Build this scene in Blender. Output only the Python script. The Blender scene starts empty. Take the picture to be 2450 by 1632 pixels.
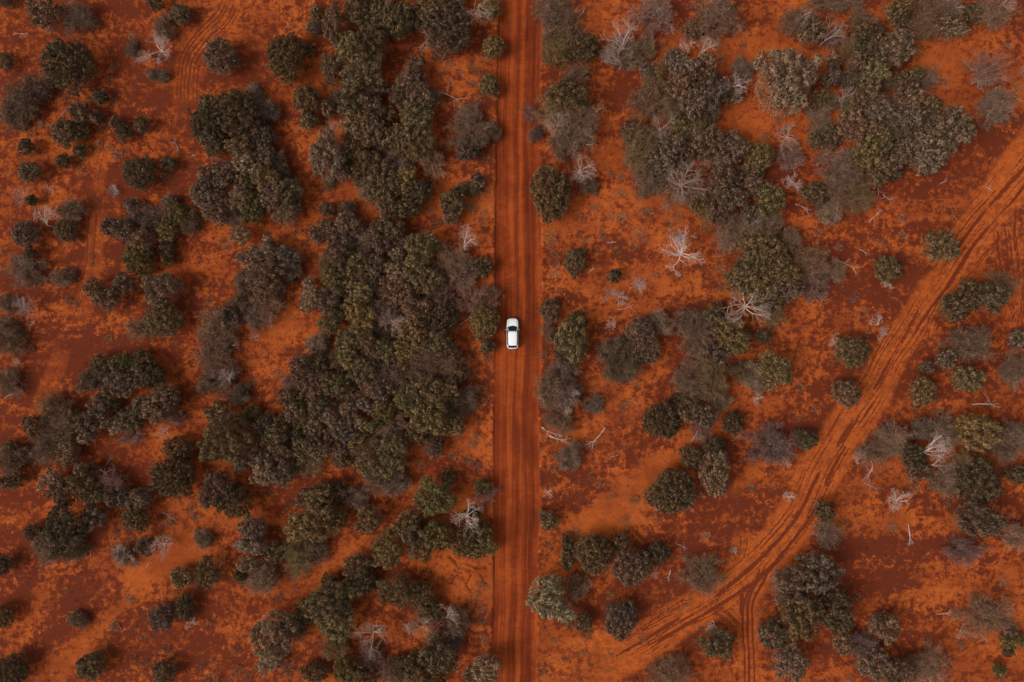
import bpy, bmesh, math, random
import numpy as np
from mathutils import Vector, Matrix
R_ = math.radians
# ------------------------------------------------------------------ camera, sky, sun, exposure
CAM_H = 108.0                       # metres above the soil, looking straight down
PXM = 2450 / (CAM_H * 1.5)          # photo pixels per metre on the ground (24 mm lens)
scn = bpy.context.scene
cam_d = bpy.data.cameras.new("camera"); cam = bpy.data.objects.new("camera", cam_d)
scn.collection.objects.link(cam); scn.camera = cam
cam_d.lens = 24; cam_d.sensor_width = 36; cam_d.clip_start = 0.5; cam_d.clip_end = 5000
cam.location = (0, 0, CAM_H); cam.rotation_euler = (0, 0, 0)
SUN_EL, SUN_AZ = 46, 200            # azimuth: compass direction (degrees from +x, counter clockwise) the light comes from
world = bpy.data.worlds.new("World"); scn.world = world; world.use_nodes = True
wn = world.node_tree.nodes; wl = world.node_tree.links
for n in list(wn): wn.remove(n)
sky = wn.new('ShaderNodeTexSky'); sky.sky_type = 'NISHITA'; sky.sun_disc = False
sky.sun_elevation = R_(SUN_EL); sky.sun_rotation = R_(90 - SUN_AZ)
sky.dust_density = 4.0; sky.ozone_density = 0.6; sky.air_density = 1.2
bgn = wn.new('ShaderNodeBackground'); bgn.inputs['Strength'].default_value = 0.142
out = wn.new('ShaderNodeOutputWorld')
hs = wn.new('ShaderNodeHueSaturation'); hs.inputs['Saturation'].default_value = 0.25   # thin high cloud greys the blue
wl.new(sky.outputs['Color'], hs.inputs['Color']); wl.new(hs.outputs['Color'], bgn.inputs['Color']); wl.new(bgn.outputs['Background'], out.inputs['Surface'])
sd = bpy.data.lights.new("sun", 'SUN'); sd.energy = 1.5; sd.angle = R_(26); sd.color = (1.0, 0.93, 0.84)
so = bpy.data.objects.new("sun", sd); scn.collection.objects.link(so)
sv = Vector((math.cos(R_(SUN_AZ)) * math.cos(R_(SUN_EL)), math.sin(R_(SUN_AZ)) * math.cos(R_(SUN_EL)), math.sin(R_(SUN_EL))))
so.rotation_euler = sv.to_track_quat('Z', 'Y').to_euler()
so.location = sv * 60
scn.view_settings.view_transform = 'Standard'; scn.view_settings.look = 'None'
scn.view_settings.exposure = -0.12; scn.view_settings.gamma = 1.0
scn.render.engine = 'CYCLES'

def ground_at(px, py, h=0.0):
    """photo pixel -> metres, for a point standing h metres above the soil"""
    k = (CAM_H - h) / CAM_H
    return (px - 1225) / PXM * k, (816 - py) / PXM * k

# ------------------------------------------------------------------ helpers
COL = scn.collection
def node_mat(name):
    m = bpy.data.materials.new(name); m.use_nodes = True
    nt = m.node_tree; b = nt.nodes['Principled BSDF']
    return m, nt, b
def mesh_np(name, V, F, mats=(), smooth=False):
    """V (n,3), F (m,k) all faces with k corners"""
    V = np.asarray(V, np.float32); F = np.asarray(F, np.int32)
    me = bpy.data.meshes.new(name)
    me.vertices.add(len(V)); me.vertices.foreach_set('co', V.ravel())
    k = F.shape[1]
    me.loops.add(F.size); me.loops.foreach_set('vertex_index', F.ravel())
    me.polygons.add(len(F)); me.polygons.foreach_set('loop_start', np.arange(len(F), dtype=np.int32) * k)
    me.update(calc_edges=True)
    if smooth: me.polygons.foreach_set('use_smooth', np.ones(len(F), bool))
    for m in mats: me.materials.append(m)
    return me
def link(name, data, parent=None, loc=(0, 0, 0)):
    o = bpy.data.objects.new(name, data); COL.objects.link(o); o.location = loc
    if parent is not None: o.parent = parent
    return o
def tag(o, label=None, cat=None, group=None, kind=None):
    if label: o['label'] = label
    if cat: o['category'] = cat
    if group: o['group'] = group
    if kind: o['kind'] = kind
    return o
def vnoise(x, y, seed=0):
    """smooth value noise on numpy arrays"""
    rs = np.random.RandomState(seed); T = rs.rand(256, 256)
    xi = np.floor(x).astype(int); yi = np.floor(y).astype(int)
    fx = x - xi; fy = y - yi; fx = fx * fx * (3 - 2 * fx); fy = fy * fy * (3 - 2 * fy)
    g = lambda a, b: T[a & 255, b & 255]
    return (g(xi, yi) * (1 - fx) * (1 - fy) + g(xi + 1, yi) * fx * (1 - fy) + g(xi, yi + 1) * (1 - fx) * fy + g(xi + 1, yi + 1) * fx * fy)
def fbm(x, y, seed=0, oct=4):
    s = 0; a = 0.5; t = 0
    for i in range(oct):
        s = s + a * vnoise(x * 2 ** i + 17.3 * i, y * 2 ** i + 9.1 * i, seed + i); t += a; a *= 0.5
    return s / t
# ------------------------------------------------------------------ ground, road and wheel track: one continuous sheet
def axis(lo, hi, step, far):
    a = list(np.arange(lo, hi + step * .5, step)); s = step; l = lo; h = hi; L = []; H = []
    while h < far:
        s *= 1.35; h += s; l -= s; H.append(h); L.append(l)
    return np.array(L[::-1] + a + H)
GX = axis(-86, 86, 0.2, 2200); GY = axis(-58, 58, 0.2, 2200)
X, Y = np.meshgrid(GX, GY)
PXX = X * PXM + 1225; PYY = 816 - Y * PXM                     # the same points in photo pixels, for the tables below
def seg_dist(P, x, y, tmax=None):
    """distance from grid points to polyline P, signed side and length along"""
    best = np.full(x.shape, 1e9); side = np.zeros(x.shape); along = np.zeros(x.shape); acc = 0
    for (x0, y0), (x1, y1) in zip(P[:-1], P[1:]):
        dx, dy = x1 - x0, y1 - y0; L = math.hypot(dx, dy)
        t = np.clip(((x - x0) * dx + (y - y0) * dy) / L ** 2, 0, 1)
        ex = x - (x0 + t * dx); ey = y - (y0 + t * dy); d = np.hypot(ex, ey)
        s = np.sign(ex * dy - ey * dx); m = d < best
        best = np.where(m, d, best); side = np.where(m, s, side); along = np.where(m, acc + t * L, along); acc += L
    return best, side, along
def smooth_line(P, n=8):
    P = [np.array(p, float) for p in P]; out = []
    for i in range(len(P) - 1):
        p0 = P[max(i - 1, 0)]; p1 = P[i]; p2 = P[i + 1]; p3 = P[min(i + 2, len(P) - 1)]
        for k in range(n):
            t = k / n
            out.append(tuple(.5 * ((2 * p1) + (-p0 + p2) * t + (2 * p0 - 5 * p1 + 4 * p2 - p3) * t * t + (-p0 + 3 * p1 - 3 * p2 + p3) * t ** 3)))
    out.append(tuple(P[-1])); return out
# road edges in photo pixels (they wander a little)
yr = [-400, 0, 400, 800, 1200, 1632, 2000]
RL = np.interp(PYY, yr, [1198, 1194, 1185, 1182, 1181, 1175, 1172]); RR = np.interp(PYY, yr, [1298, 1295, 1291, 1293, 1290, 1284, 1280])
RL = RL + 5.0 * (vnoise(PYY / 130, PYY * 0, 3) - .5) + 2.5 * (vnoise(PYY / 60, PYY * 0, 5) - .5) + 1.2 * (vnoise(PYY / 9, PYY * 0, 6) - .5)
RR = RR + 6.0 * (vnoise(PYY / 110, PYY * 0, 4) - .5) + 3.0 * (vnoise(PYY / 50, PYY * 0, 7) - .5) + 1.5 * (vnoise(PYY / 9, PYY * 0, 8) - .5)
U = (PXX - RL) / (RR - RL)                                      # 0..1 across the road
edge = np.minimum(PXX - RL, RR - PXX) / PXM                     # metres inside the road, negative outside
road = np.clip(edge / 0.25 + .5, 0, 1)
# diagonal wheel track
TRK = smooth_line([(2620, 190), (2447, 408), (2342, 531), (2290, 604), (2251, 668), (2211, 727), (2172, 792), (2133, 852), (2094, 925), (2028, 1022), (1963, 1127), (1914, 1230), (1823, 1340), (1718, 1426), (1627, 1480), (1535, 1535), (1440, 1585), (1360, 1620)])
dt, st, at = seg_dist(TRK, PXX, PYY); sgn = dt * st            # pixels from the track centre, + to one side
half = 40 + 16 * np.clip((500 - at) / 300, 0, 1) + 8 * np.sin(at / 140) + 10 * np.clip((at - 900) / 600, 0, 1)
trk = np.clip((half - dt) / 10 + .5, 0, 1) * np.clip((1960 - at) / 160, 0, 1)
rut = np.zeros_like(X); lite = np.zeros_like(X)
def line_field(d, w): return np.exp(-(d / w) ** 2)
rs = np.random.RandomState(3)
for off, w, s, ph in [(-37, 1.4, .75, 9), (-31, 1.5, .85, 0), (-26, 1.3, .8, 12), (-20, 1.5, .85, 1), (-14, 1.2, .75, 11), (-9, 1.3, .8, 4), (-1, 4.8, 1.0, 2), (7, 1.4, .8, 3), (11, 1.2, .75, 13), (16, 1.4, .85, 5), (23, 4.2, 1.0, 6), (30, 1.5, .85, 7), (35, 1.3, .7, 14), (40, 1.4, .7, 8)]:
    wob = off + 4 * np.sin(at / 160 + ph) + 7 * (vnoise(at / 120, at * 0 + ph, 20 + ph) - .5) + 1.6 * (vnoise(at / 12, at * 0, 40 + ph) - .5)
    vis = np.clip(2.6 * vnoise(at / 80 + ph * 7, at * 0, 60 + ph) - .55 + (.15 if w > 3 else 0), 0, 1) * np.clip((1900 - at) / 160, 0, 1)
    rut = np.maximum(rut, s * vis * line_field(sgn - wob, w * (.75 + .5 * vnoise(at / 25, at * 0, 70 + ph))))
lite = np.maximum(lite, np.clip((half + 8 + 14 * (fbm(X / 3, Y / 3, 55, 3) - .5) - dt) / 12, 0, 1) * np.clip((1960 - at) / 160, 0, 1))
def track(P, offs, w=1.7, s=.95, fade=30, wob=3):
    global rut, lite
    P = smooth_line(P); d, sd_, al = seg_dist(P, PXX, PYY); tot = al.max(); g = d * sd_
    f = np.clip(al / fade, 0, 1) * np.clip((tot - al) / fade, 0, 1)
    for i, o in enumerate(offs):
        q = o + wob * (vnoise(al / 60, al * 0 + i, 90 + i) - .5) + 1.3 * (vnoise(al / 10, al * 0 + i, 95) - .5)
        v = np.clip(.5 + 1.2 * vnoise(al / 70 + 5 * i, al * 0, 99 + i), 0, 1)
        rut = np.maximum(rut, s * f * v * line_field(g - q, w))
    if len(offs) > 1: lite = np.maximum(lite, f * np.clip((max(abs(o) for o in offs) + 9 - d) / 8, 0, 1) * .5)
    if w >= 3: lite = np.maximum(lite, f * np.clip((17 - d) / 8, 0, 1) * .8)
    return d, f
for P, offs, w, s in [
    ([(1823, 1345), (1812, 1384), (1790, 1420), (1778, 1470), (1780, 1536), (1783, 1700)], [0], 3.0, 1),
    ([(1850, 1350), (1822, 1400), (1803, 1444), (1802, 1510), (1806, 1700)], [0, -12], 3.0, 1),
    ([(1776, 1400), (1776, 1440), (1774, 1490)], [0], 7, .9),
    ([(1685, 1450), (1715, 1460), (1745, 1480), (1776, 1512)], [-10, -4, 3, 9], 1.8, .9),
    ([(2389, 540), (2386, 590), (2400, 665), (2412, 720), (2428, 785)], [0, 3.5], 1.7, 1),
    ([(2400, 520), (2407, 570), (2416, 662), (2424, 730), (2440, 800)], [0], 2.0, 1),
    ([(2412, 530), (2420, 600), (2430, 670)], [0], 1.7, 1),
    ([(2430, 480), (2426, 557), (2436, 640), (2439, 712)], [0, 4], 1.8, 1),
    ([(2460, 640), (2445, 720), (2452, 800)], [0, 5], 1.6, .9),
    ([(2415, 540), (2370, 590), (2330, 640), (2295, 672)], [0, 5], 1.5, .9),
    ([(240, 490), (229, 531), (226, 596), (221, 648), (198, 740), (190, 780)], [0, -17], 1.9, .8),
    ([(268, 330), (248, 370), (236, 430), (226, 470)], [0, -10], 2, .6),
    ([(446, 262), (446, 200), (455, 140), (490, 88), (535, 45), (560, -10)], [-26, -16, -7, 4, 13, 22], 2.2, .75),
    ([(470, 120), (520, 80), (560, 78), (610, 95)], [0, 8], 2, .55),
    ([(455, 200), (505, 110), (560, 68)], [0, 9, 18], 2, .5),
    ([(180, 560), (150, 600), (125, 630)], [0, 8], 2, .6),
    ([(150, 830), (135, 880), (105, 950), (90, 1010)], [0, 16], 2.5, .5),
    ([(1815, 1110), (1780, 1150), (1740, 1190)], [0, 6], 2, .5),
    ([(1775, 1260), (1770, 1310), (1755, 1350)], [0, 16], 1.6, .8),
    ([(2005, 1140), (2030, 1170), (2055, 1190)], [-10, -4, 3, 9, 15], 1.7, .8),
    ([(1475, 1545), (1560, 1500), (1640, 1462)], [0, 6], 1.6, .8),
    ([(1480, 1500), (1580, 1465), (1670, 1440)], [0, 5, 11], 1.5, .8),
    ([(1500, 1560), (1600, 1525), (1660, 1500)], [0, 7], 1.5, .7)]:
    track(P, offs, w, s)
# broad areas: (x, y, rx, ry, angle, amount) + = dark crusted clay, - = loose orange sand
BL = [(300, 130, 60, 110, 10, .16), (560, 70, 110, 60, -20, .14), (330, 250, 90, 60, 0, .05), (300, 330, 30, 80, 10, .12), (610, 250, 70, 90, 0, .12),
 (230, 520, 60, 130, 5, .10), (420, 640, 70, 140, 0, .12), (560, 600, 60, 60, 0, .02), (160, 880, 130, 60, -40, .12), (50, 800, 60, 90, 0, .08),
 (60, 1300, 120, 60, 0, .14), (150, 1440, 90, 110, 35, .18), (290, 1440, 60, 60, 0, .10), (230, 1530, 40, 60, 50, .10), (390, 1540, 130, 60, 0, .04), (490, 1550, 30, 60, 20, .16),
 (85, 1460, 34, 110, 32, -.62), (175, 1570, 40, 120, 50, -.66), (270, 1470, 18, 110, 48, -.50), (400, 1340, 34, 110, 55, -.45), (480, 1290, 40, 120, 58, -.38), (560, 1460, 30, 90, 40, -.25), (570, 1300, 60, 40, 0, -.22),
 (620, 860, 60, 90, 0, -.26), (700, 780, 90, 60, 0, -.18), (760, 560, 50, 100, 0, -.12), (860, 470, 70, 50, 0, -.26), (650, 30, 110, 30, 0, -.10), (530, 80, 70, 20, -40, -.2),
 (1120, 1060, 60, 60, 0, -.22), (1010, 1090, 110, 34, -35, -.30), (1120, 480, 50, 80, 0, -.2), (1060, 150, 90, 30, 0, -.1), (760, 350, 30, 90, 0, -.15), (700, 330, 40, 60, 0, -.12),
 (1560, 680, 90, 110, 0, -.28), (1560, 480, 110, 60, 0, -.26), (1430, 480, 70, 110, 30, -.16), (1760, 120, 130, 80, 0, -.24), (1600, 110, 32, 150, 36, -.36), (1770, 270, 90, 50, 0, -.28), (1810, 320, 60, 40, 0, -.22),
 (1580, 890, 40, 50, 0, -.26), (1430, 1010, 70, 60, 0, -.24), (1560, 1138, 160, 30, -37, -.85), (1470, 1215, 80, 44, -33, -.7), (1420, 1260, 90, 26, -30, -.35),
 (1480, 1115, 130, 34, -37, .26), (1360, 1200, 80, 40, -35, .14), (1330, 540, 90, 20, -40, -.3), (1420, 560, 60, 14, -45, -.25), (1180, 700, 20, 90, 0, .05), (820, 1330, 90, 30, -35, -.25), (760, 1370, 80, 30, -35, -.25), (720, 1300, 50, 24, -40, -.2), (400, 1060, 60, 26, -30, -.25), (350, 1030, 50, 24, -30, -.2), (480, 690, 50, 100, 0, -.08), (900, 1330, 40, 20, 0, -.1), (2300, 130, 110, 60, 0, -.22), (2240, 200, 60, 60, 0, -.2), (1960, 50, 40, 60, 0, -.1), (1880, 30, 40, 40, 0, -.2),
 (2400, 90, 60, 60, 0, .06), (2380, 350, 80, 60, 0, .14), (2250, 450, 120, 80, 0, .10), (2420, 300, 40, 60, 0, -.12), (2330, 300, 50, 50, 0, -.06), (2150, 560, 90, 70, 0, -.10), (2080, 560, 60, 120, 0, .10),
 (1990, 600, 60, 80, 0, .10), (1960, 720, 60, 60, 0, .04), (1960, 720, 30, 30, 0, -.14), (2050, 730, 80, 60, 0, .08), (1860, 900, 40, 60, 0, .08), (1920, 900, 60, 60, 0, .03), (1960, 860, 50, 50, 0, -.12),
 (2120, 990, 70, 70, 20, .12), (2240, 970, 60, 50, 0, .10), (2400, 1000, 70, 40, 0, .18), (2330, 730, 60, 60, 0, -.06), (2200, 780, 40, 60, 0, -.1), (2320, 640, 60, 60, 0, -.2),
 (2050, 1180, 90, 60, 0, .12), (2060, 1310, 60, 40, 0, .22), (2100, 1385, 80, 40, 0, .22), (2200, 1350, 40, 60, 0, .12), (2190, 1480, 24, 60, 0, .12), (2260, 1560, 14, 60, -15, .36), (2370, 1350, 30, 20, 0, .22), (2390, 1410, 90, 30, 30, .26),
 (2240, 1400, 90, 60, 0, -.18), (2300, 1250, 30, 40, 0, -.22), (2420, 1370, 60, 50, 0, -.14), (2330, 1590, 80, 50, 0, -.20), (2150, 1240, 60, 40, 0, -.18), (2020, 1240, 60, 30, 0, -.2), (1930, 1330, 60, 60, 40, -.22),
 (1780, 1180, 80, 60, 0, .20), (1740, 1240, 60, 40, 0, .12), (1600, 1250, 80, 40, 0, .10), (1740, 1090, 30, 70, 0, .20), (1640, 1540, 30, 46, 0, .24), (1560, 1420, 70, 80, 0, -.02), (1480, 1540, 120, 40, -20, .16), (1400, 1540, 90, 60, 0, .08), (1470, 1600, 50, 18, -20, -.4),
 (1480, 1400, 40, 60, 0, .03), (1690, 630, 24, 70, 0, .24), (1480, 260, 30, 80, 0, .26), (1570, 120, 22, 150, 36, .26), (1440, 190, 40, 60, 0, -.2), (1330, 170, 40, 30, 0, .15), (1430, 620, 60, 60, 0, .04), (1330, 530, 50, 60, 0, -.12), (1400, 700, 80, 60, 0, .04),
 (2040, 1000, 50, 40, 0, .1), (1890, 1010, 70, 90, 0, .08), (1650, 1300, 90, 50, 0, .08), (1950, 510, 60, 60, 0, .02), (1960, 590, 20, 60, 0, .2), (1830, 1500, 60, 90, 0, -.14), (1710, 1590, 110, 50, 0, -.16)]
bias = np.zeros_like(X)
for x, y, rx, ry, a, s in BL:
    c, n = math.cos(R_(a)), math.sin(R_(a)); dx = PXX - x; dy = PYY - y
    u = (dx * c + dy * n) / rx; v = (-dx * n + dy * c) / ry
    bias += s * (.56 if s > 0 else .6) * np.exp(-(u * u + v * v))
bias += .045 * np.clip((800 - PXX) / 700, 0, 1) + .012
# heights in metres
Z = 0.16 * (fbm(X / 9, Y / 9, 11, 4) - .5) + 0.05 * (fbm(X / 1.3, Y / 1.3, 12, 3) - .5)
inside = np.clip(edge / 0.12, 0, 1)
Zroad = -0.16 + 0.05 * (1 - (2 * U - 1) ** 2) + 0.012 * (vnoise(U * 26 + .4 * np.sin(Y / 9), Y / 14, 15) - .5) + .006 * np.sin(Y * 2 * math.pi / .42) * (vnoise(U * 9, Y / 5, 16) > .55)
bank = np.exp(-((-edge - .3) / .28) ** 2) * np.clip(2.2 * vnoise(Y / 4.5, U * 0, 19) - .15, .25, 1) * (edge < 0.05) * (0.10 + 0.10 * vnoise(X / 1.1, Y / 1.6, 17)) * np.where(U < .5, 1.1, .8)
Z = Z * (1 - inside) + bank + inside * Zroad
Z -= 0.05 * rut * (1 - inside) + .03 * trk
# little gullies washed out beside the road
gul = np.zeros_like(X)
for P, w in [([(1076, 1331), (1092, 1345), (1120, 1350), (1140, 1358), (1164, 1360)], 3), ([(1090, 1348), (1100, 1357), (1108, 1356), (1114, 1362), (1125, 1364)], 2.2), ([(1118, 1400), (1124, 1385), (1130, 1376)], 1.6), ([(1117, 1402), (1128, 1416)], 1.6), ([(1152, 1376), (1158, 1392)], 2),
             ([(1147, 1012), (1149, 1028), (1158, 1036), (1168, 1040)], 2.2), ([(1154, 1040), (1160, 1046), (1170, 1038)], 1.8), ([(1167, 972), (1170, 986), (1178, 1000)], 2.2), ([(1150, 1010), (1164, 1012)], 1.5)]:
    d, _, _ = seg_dist(smooth_line(P, 4), PXX, PYY); gul = np.maximum(gul, np.exp(-((d + 1.2 * (vnoise(X * 4, Y * 4, 77) - .5)) / w) ** 2))
Z -= .38 * gul * (1 - inside)
Z += .10 * np.exp(-((PXX - 1112) ** 2 + (PYY - 1361) ** 2) / 5 ** 2)
far = np.clip((np.hypot(X, Y) - 300) / 900, 0, 1); Z += far * 6 * (fbm(X / 300, Y / 300, 13, 3) - .5)
ny, nx = X.shape
def add_attr(me, name, arr):
    a = me.attributes.new(name, 'FLOAT', 'POINT'); a.data.foreach_set('value', arr.astype(np.float32).ravel())
idx = np.arange(nx * ny).reshape(ny, nx)
F = np.stack([idx[:-1, :-1], idx[:-1, 1:], idx[1:, 1:], idx[1:, :-1]], -1).reshape(-1, 4)
cen = lambda A: (.25 * (A[:-1, :-1] + A[:-1, 1:] + A[1:, 1:] + A[1:, :-1])).ravel()
isroad = cen(edge) > 0.0; istrk = (cen(trk) > .5) & ~isroad
ALL = dict(bias=bias, rut=np.clip(rut, 0, 1), lite=lite, road=road, across=U)
GM, nt, bs = node_mat('red_soil')
for nm, sel in (('ground', ~isroad & ~istrk), ('road', isroad), ('dirt_track', istrk)):
    f = F[sel]; used, inv = np.unique(f, return_inverse=True)
    V = np.stack([X.ravel()[used], Y.ravel()[used], Z.ravel()[used]], -1)
    me = mesh_np(nm, V, inv.reshape(-1, 4), [GM], True)
    for k, a in ALL.items(): add_attr(me, k, a.ravel()[used])
    tag(link(nm, me), kind='structure')
HZ = Z
def height(x, y):
    i = int(np.clip(np.searchsorted(GX, x) - 1, 0, nx - 2)); j = int(np.clip(np.searchsorted(GY, y) - 1, 0, ny - 2))
    return float(min(HZ[j, i], HZ[j, i + 1], HZ[j + 1, i], HZ[j + 1, i + 1]))

# soil material
N = nt.nodes; L = nt.links
def nd(t, **kw):
    n = N.new(t)
    for k, v in kw.items():
        if k in n.inputs: n.inputs[k].default_value = v
        else: setattr(n, k, v)
    return n
def attr(n): a = nd('ShaderNodeAttribute'); a.attribute_name = n; return a.outputs['Fac']
tc = nd('ShaderNodeTexCoord').outputs['Object']
def noise(scale, detail=3, rough=.55, vec=None, dist=0.0):
    n = nd('ShaderNodeTexNoise'); n.inputs['Scale'].default_value = scale; n.inputs['Detail'].default_value = detail
    n.inputs['Roughness'].default_value = rough; n.inputs['Distortion'].default_value = dist
    L.new(vec if vec is not None else tc, n.inputs['Vector']); return n.outputs['Fac']
def mth(op, a, b=None, c=None, clamp=False):
    m = nd('ShaderNodeMath'); m.operation = op; m.use_clamp = clamp
    for i, v in enumerate((a, b, c)):
        if v is None: continue
        if isinstance(v, (int, float)): m.inputs[i].default_value = v
        else: L.new(v, m.inputs[i])
    return m.outputs[0]
def rng(v, a, b, c=0.0, d=1.0):
    m = nd('ShaderNodeMapRange'); m.clamp = True
    for i, q in zip((1, 2, 3, 4), (a, b, c, d)): m.inputs[i].default_value = q
    L.new(v, m.inputs[0]); return m.outputs[0]
def mixc(f, a, b):
    m = nd('ShaderNodeMix'); m.data_type = 'RGBA'
    if isinstance(f, (int, float)): m.inputs[0].default_value = f
    else: L.new(f, m.inputs[0])
    for i, v in ((6, a), (7, b)):
        if isinstance(v, tuple): m.inputs[i].default_value = (*v, 1)
        else: L.new(v, m.inputs[i])
    return m.outputs[2]
SAND = (0.47, 0.112, 0.023); SAND2 = (0.315, 0.061, 0.0145); DEEP = (0.15, 0.027, 0.009); CRUST = (0.105, 0.0205, 0.0105); RED = (0.25, 0.045, 0.013)
big = noise(.055, 3, .5); med = noise(.33, 8, .66, dist=.3); fine = noise(2.6, 5, .7); grain = noise(11, 3, .7); lump = noise(1.0, 6, .62)
def gain(v, k): return mth('MULTIPLY', mth('SUBTRACT', v, .5), k)
cv = mth('ADD', mth('ADD', gain(med, .95), gain(lump, 1.25)), mth('ADD', gain(fine, .70), gain(big, .65)))
cv = mth('ADD', mth('ADD', cv, .5), attr('bias'))
mp = nd('ShaderNodeMapping'); mp.inputs['Rotation'].default_value = (0, 0, R_(-40)); mp.inputs['Scale'].default_value = (.045, .19, 1); L.new(tc, mp.inputs['Vector'])
streak = noise(1.0, 4, .6, mp.outputs[0]); cv = mth('ADD', cv, gain(streak, 1.0))
crust = rng(cv, .575, .62)
sandmix = rng(mth('ADD', mth('MULTIPLY', lump, .5), mth('MULTIPLY', fine, .5)), .38, .62)
MID = (0.205, 0.0385, 0.0110)
base = mixc(rng(mth('ADD', cv, gain(fine, .35)), .34, .51), mixc(sandmix, SAND, SAND2), mixc(sandmix, SAND2, MID))
hue = noise(.16, 4, .6); base = mixc(rng(hue, .42, .60, 0, .60), base, (.195, .0365, .0105))
base = mixc(rng(cv, .46, .60, 0, .85), base, (.150, .0285, .0105))
base = mixc(mth('MULTIPLY', crust, .86), base, mixc(fine, CRUST, (.130, .026, .0115)))
base = mixc(mth('MULTIPLY', attr('lite'), rng(mth('ADD', gain(lump, 1.0), gain(streak, 1.0)), -.16, .22, .92, .50)), base, mixc(sandmix, (.49, .108, .021), (.37, .076, .0155)))
# speckle of gravel and dry litter
vor = nd('ShaderNodeTexVoronoi'); vor.inputs['Scale'].default_value = 1.9; vor.inputs['Randomness'].default_value = 1; L.new(tc, vor.inputs['Vector'])
spot = mth('MULTIPLY', rng(vor.outputs['Distance'], .10, .20, 1, 0), rng(noise(.9, 2), .50, .62))
base = mixc(mth('MULTIPLY', spot, .85), base, (.085, .028, .015))
vor2 = nd('ShaderNodeTexVoronoi'); vor2.inputs['Scale'].default_value = 4.3; L.new(tc, vor2.inputs['Vector'])
spot2 = mth('MULTIPLY', rng(vor2.outputs['Distance'], .12, .24, 1, 0), rng(noise(.5, 2), .48, .6))
base = mixc(mth('MULTIPLY', spot2, .7), base, (.11, .03, .014))
base = mixc(rng(grain, .30, .46, .38, 0), base, DEEP); base = mixc(rng(grain, .56, .74, 0, .35), base, (.46, .12, .028))
rutm = mth('MULTIPLY', rng(mth('ADD', attr('rut'), mth('ADD', gain(fine, .7), gain(lump, .25))), .32, .52), .90)
base = mixc(rutm, base, mixc(fine, (.115, .0215, .010), (.150, .027, .011)))
# the graded road: long streaks
sx = nd('ShaderNodeSeparateXYZ'); L.new(tc, sx.inputs[0]); cx = nd('ShaderNodeCombineXYZ'); au = attr('across')
L.new(mth('MULTIPLY', au, 26.0), cx.inputs[0]); L.new(mth('MULTIPLY', sx.outputs[1], .075), cx.inputs[1]); s1 = noise(1.0, 3, .55, cx.outputs[0])
cx2 = nd('ShaderNodeCombineXYZ'); L.new(mth('MULTIPLY', au, 9.0), cx2.inputs[0]); L.new(mth('MULTIPLY', sx.outputs[1], .022), cx2.inputs[1]); s2 = noise(1.0, 2, .5, cx2.outputs[0])
cx3 = nd('ShaderNodeCombineXYZ'); L.new(mth('MULTIPLY', au, 90.0), cx3.inputs[0]); L.new(mth('MULTIPLY', sx.outputs[1], .10), cx3.inputs[1]); s3 = noise(1.0, 2, .5, cx3.outputs[0])
cx4 = nd('ShaderNodeCombineXYZ'); L.new(mth('MULTIPLY', au, 5.0), cx4.inputs[0]); L.new(mth('MULTIPLY', sx.outputs[1], 3.2), cx4.inputs[1]); s4 = noise(1.0, 2, .6, cx4.outputs[0])
# fixed wheel lines across the road, tree shade painted into the left lane (0 = left edge, 1 = right edge)
ramp = nd('ShaderNodeValToRGB'); L.new(mth('ADD', au, mth('MULTIPLY', mth('SUBTRACT', noise(.05, 3), .5), .20)), ramp.inputs[0]); e = ramp.color_ramp.elements
pts = [(0, .35), (.10, .40), (.22, .55), (.34, .72), (.42, .50), (.455, .30), (.48, .12), (.505, .35), (.54, .70), (.62, .62), (.66, .25), (.72, .12), (.78, .30), (.83, .18), (.88, .42), (.95, .48), (1, .55)]
e[0].position = 0; e[0].color = (.35,) * 3 + (1,); e[1].position = 1; e[1].color = (.55,) * 3 + (1,)
for p, v in pts[1:-1]: q = e.new(p); q.color = (v, v, v, 1)
rv = mth('ADD', mth('MULTIPLY', ramp.outputs[0], .42), mth('ADD', mth('MULTIPLY', s1, .50), mth('MULTIPLY', s2, .60)))
rv = mth('ADD', rv, mth('ADD', gain(noise(.09, 4, .6), .85), gain(noise(.6, 4, .65), .30)))
rv = mth('ADD', rv, mth('ADD', mth('MULTIPLY', mth('SUBTRACT', s3, .5), .32), mth('MULTIPLY', mth('SUBTRACT', s4, .5), .22)))
rv = mth('ADD', rv, mth('MULTIPLY', mth('SUBTRACT', fine, .5), .26))
rcol = mixc(rng(rv, .42, .72), (.105, .0185, .0075), (.195, .033, .0095)); rcol = mixc(rng(rv, .72, .98), rcol, (.36, .070, .0145))
rcol = mixc(rng(grain, .30, .46, .22, 0), rcol, DEEP)
base = mixc(rng(mth('ADD', attr('road'), mth('ADD', gain(fine, .7), gain(lump, .9))), .35, .65), base, rcol)
L.new(base, bs.inputs['Base Color']); bs.inputs['Roughness'].default_value = .93; bs.inputs['Specular IOR Level'].default_value = .04
bp = nd('ShaderNodeBump'); bp.inputs['Strength'].default_value = .55; bp.inputs['Distance'].default_value = .06
L.new(mth('ADD', mth('MULTIPLY', fine, .7), mth('ADD', mth('MULTIPLY', grain, .3), mth('MULTIPLY', attr('rut'), -.5))), bp.inputs['Height'])
L.new(bp.outputs[0], bs.inputs['Normal'])
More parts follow.
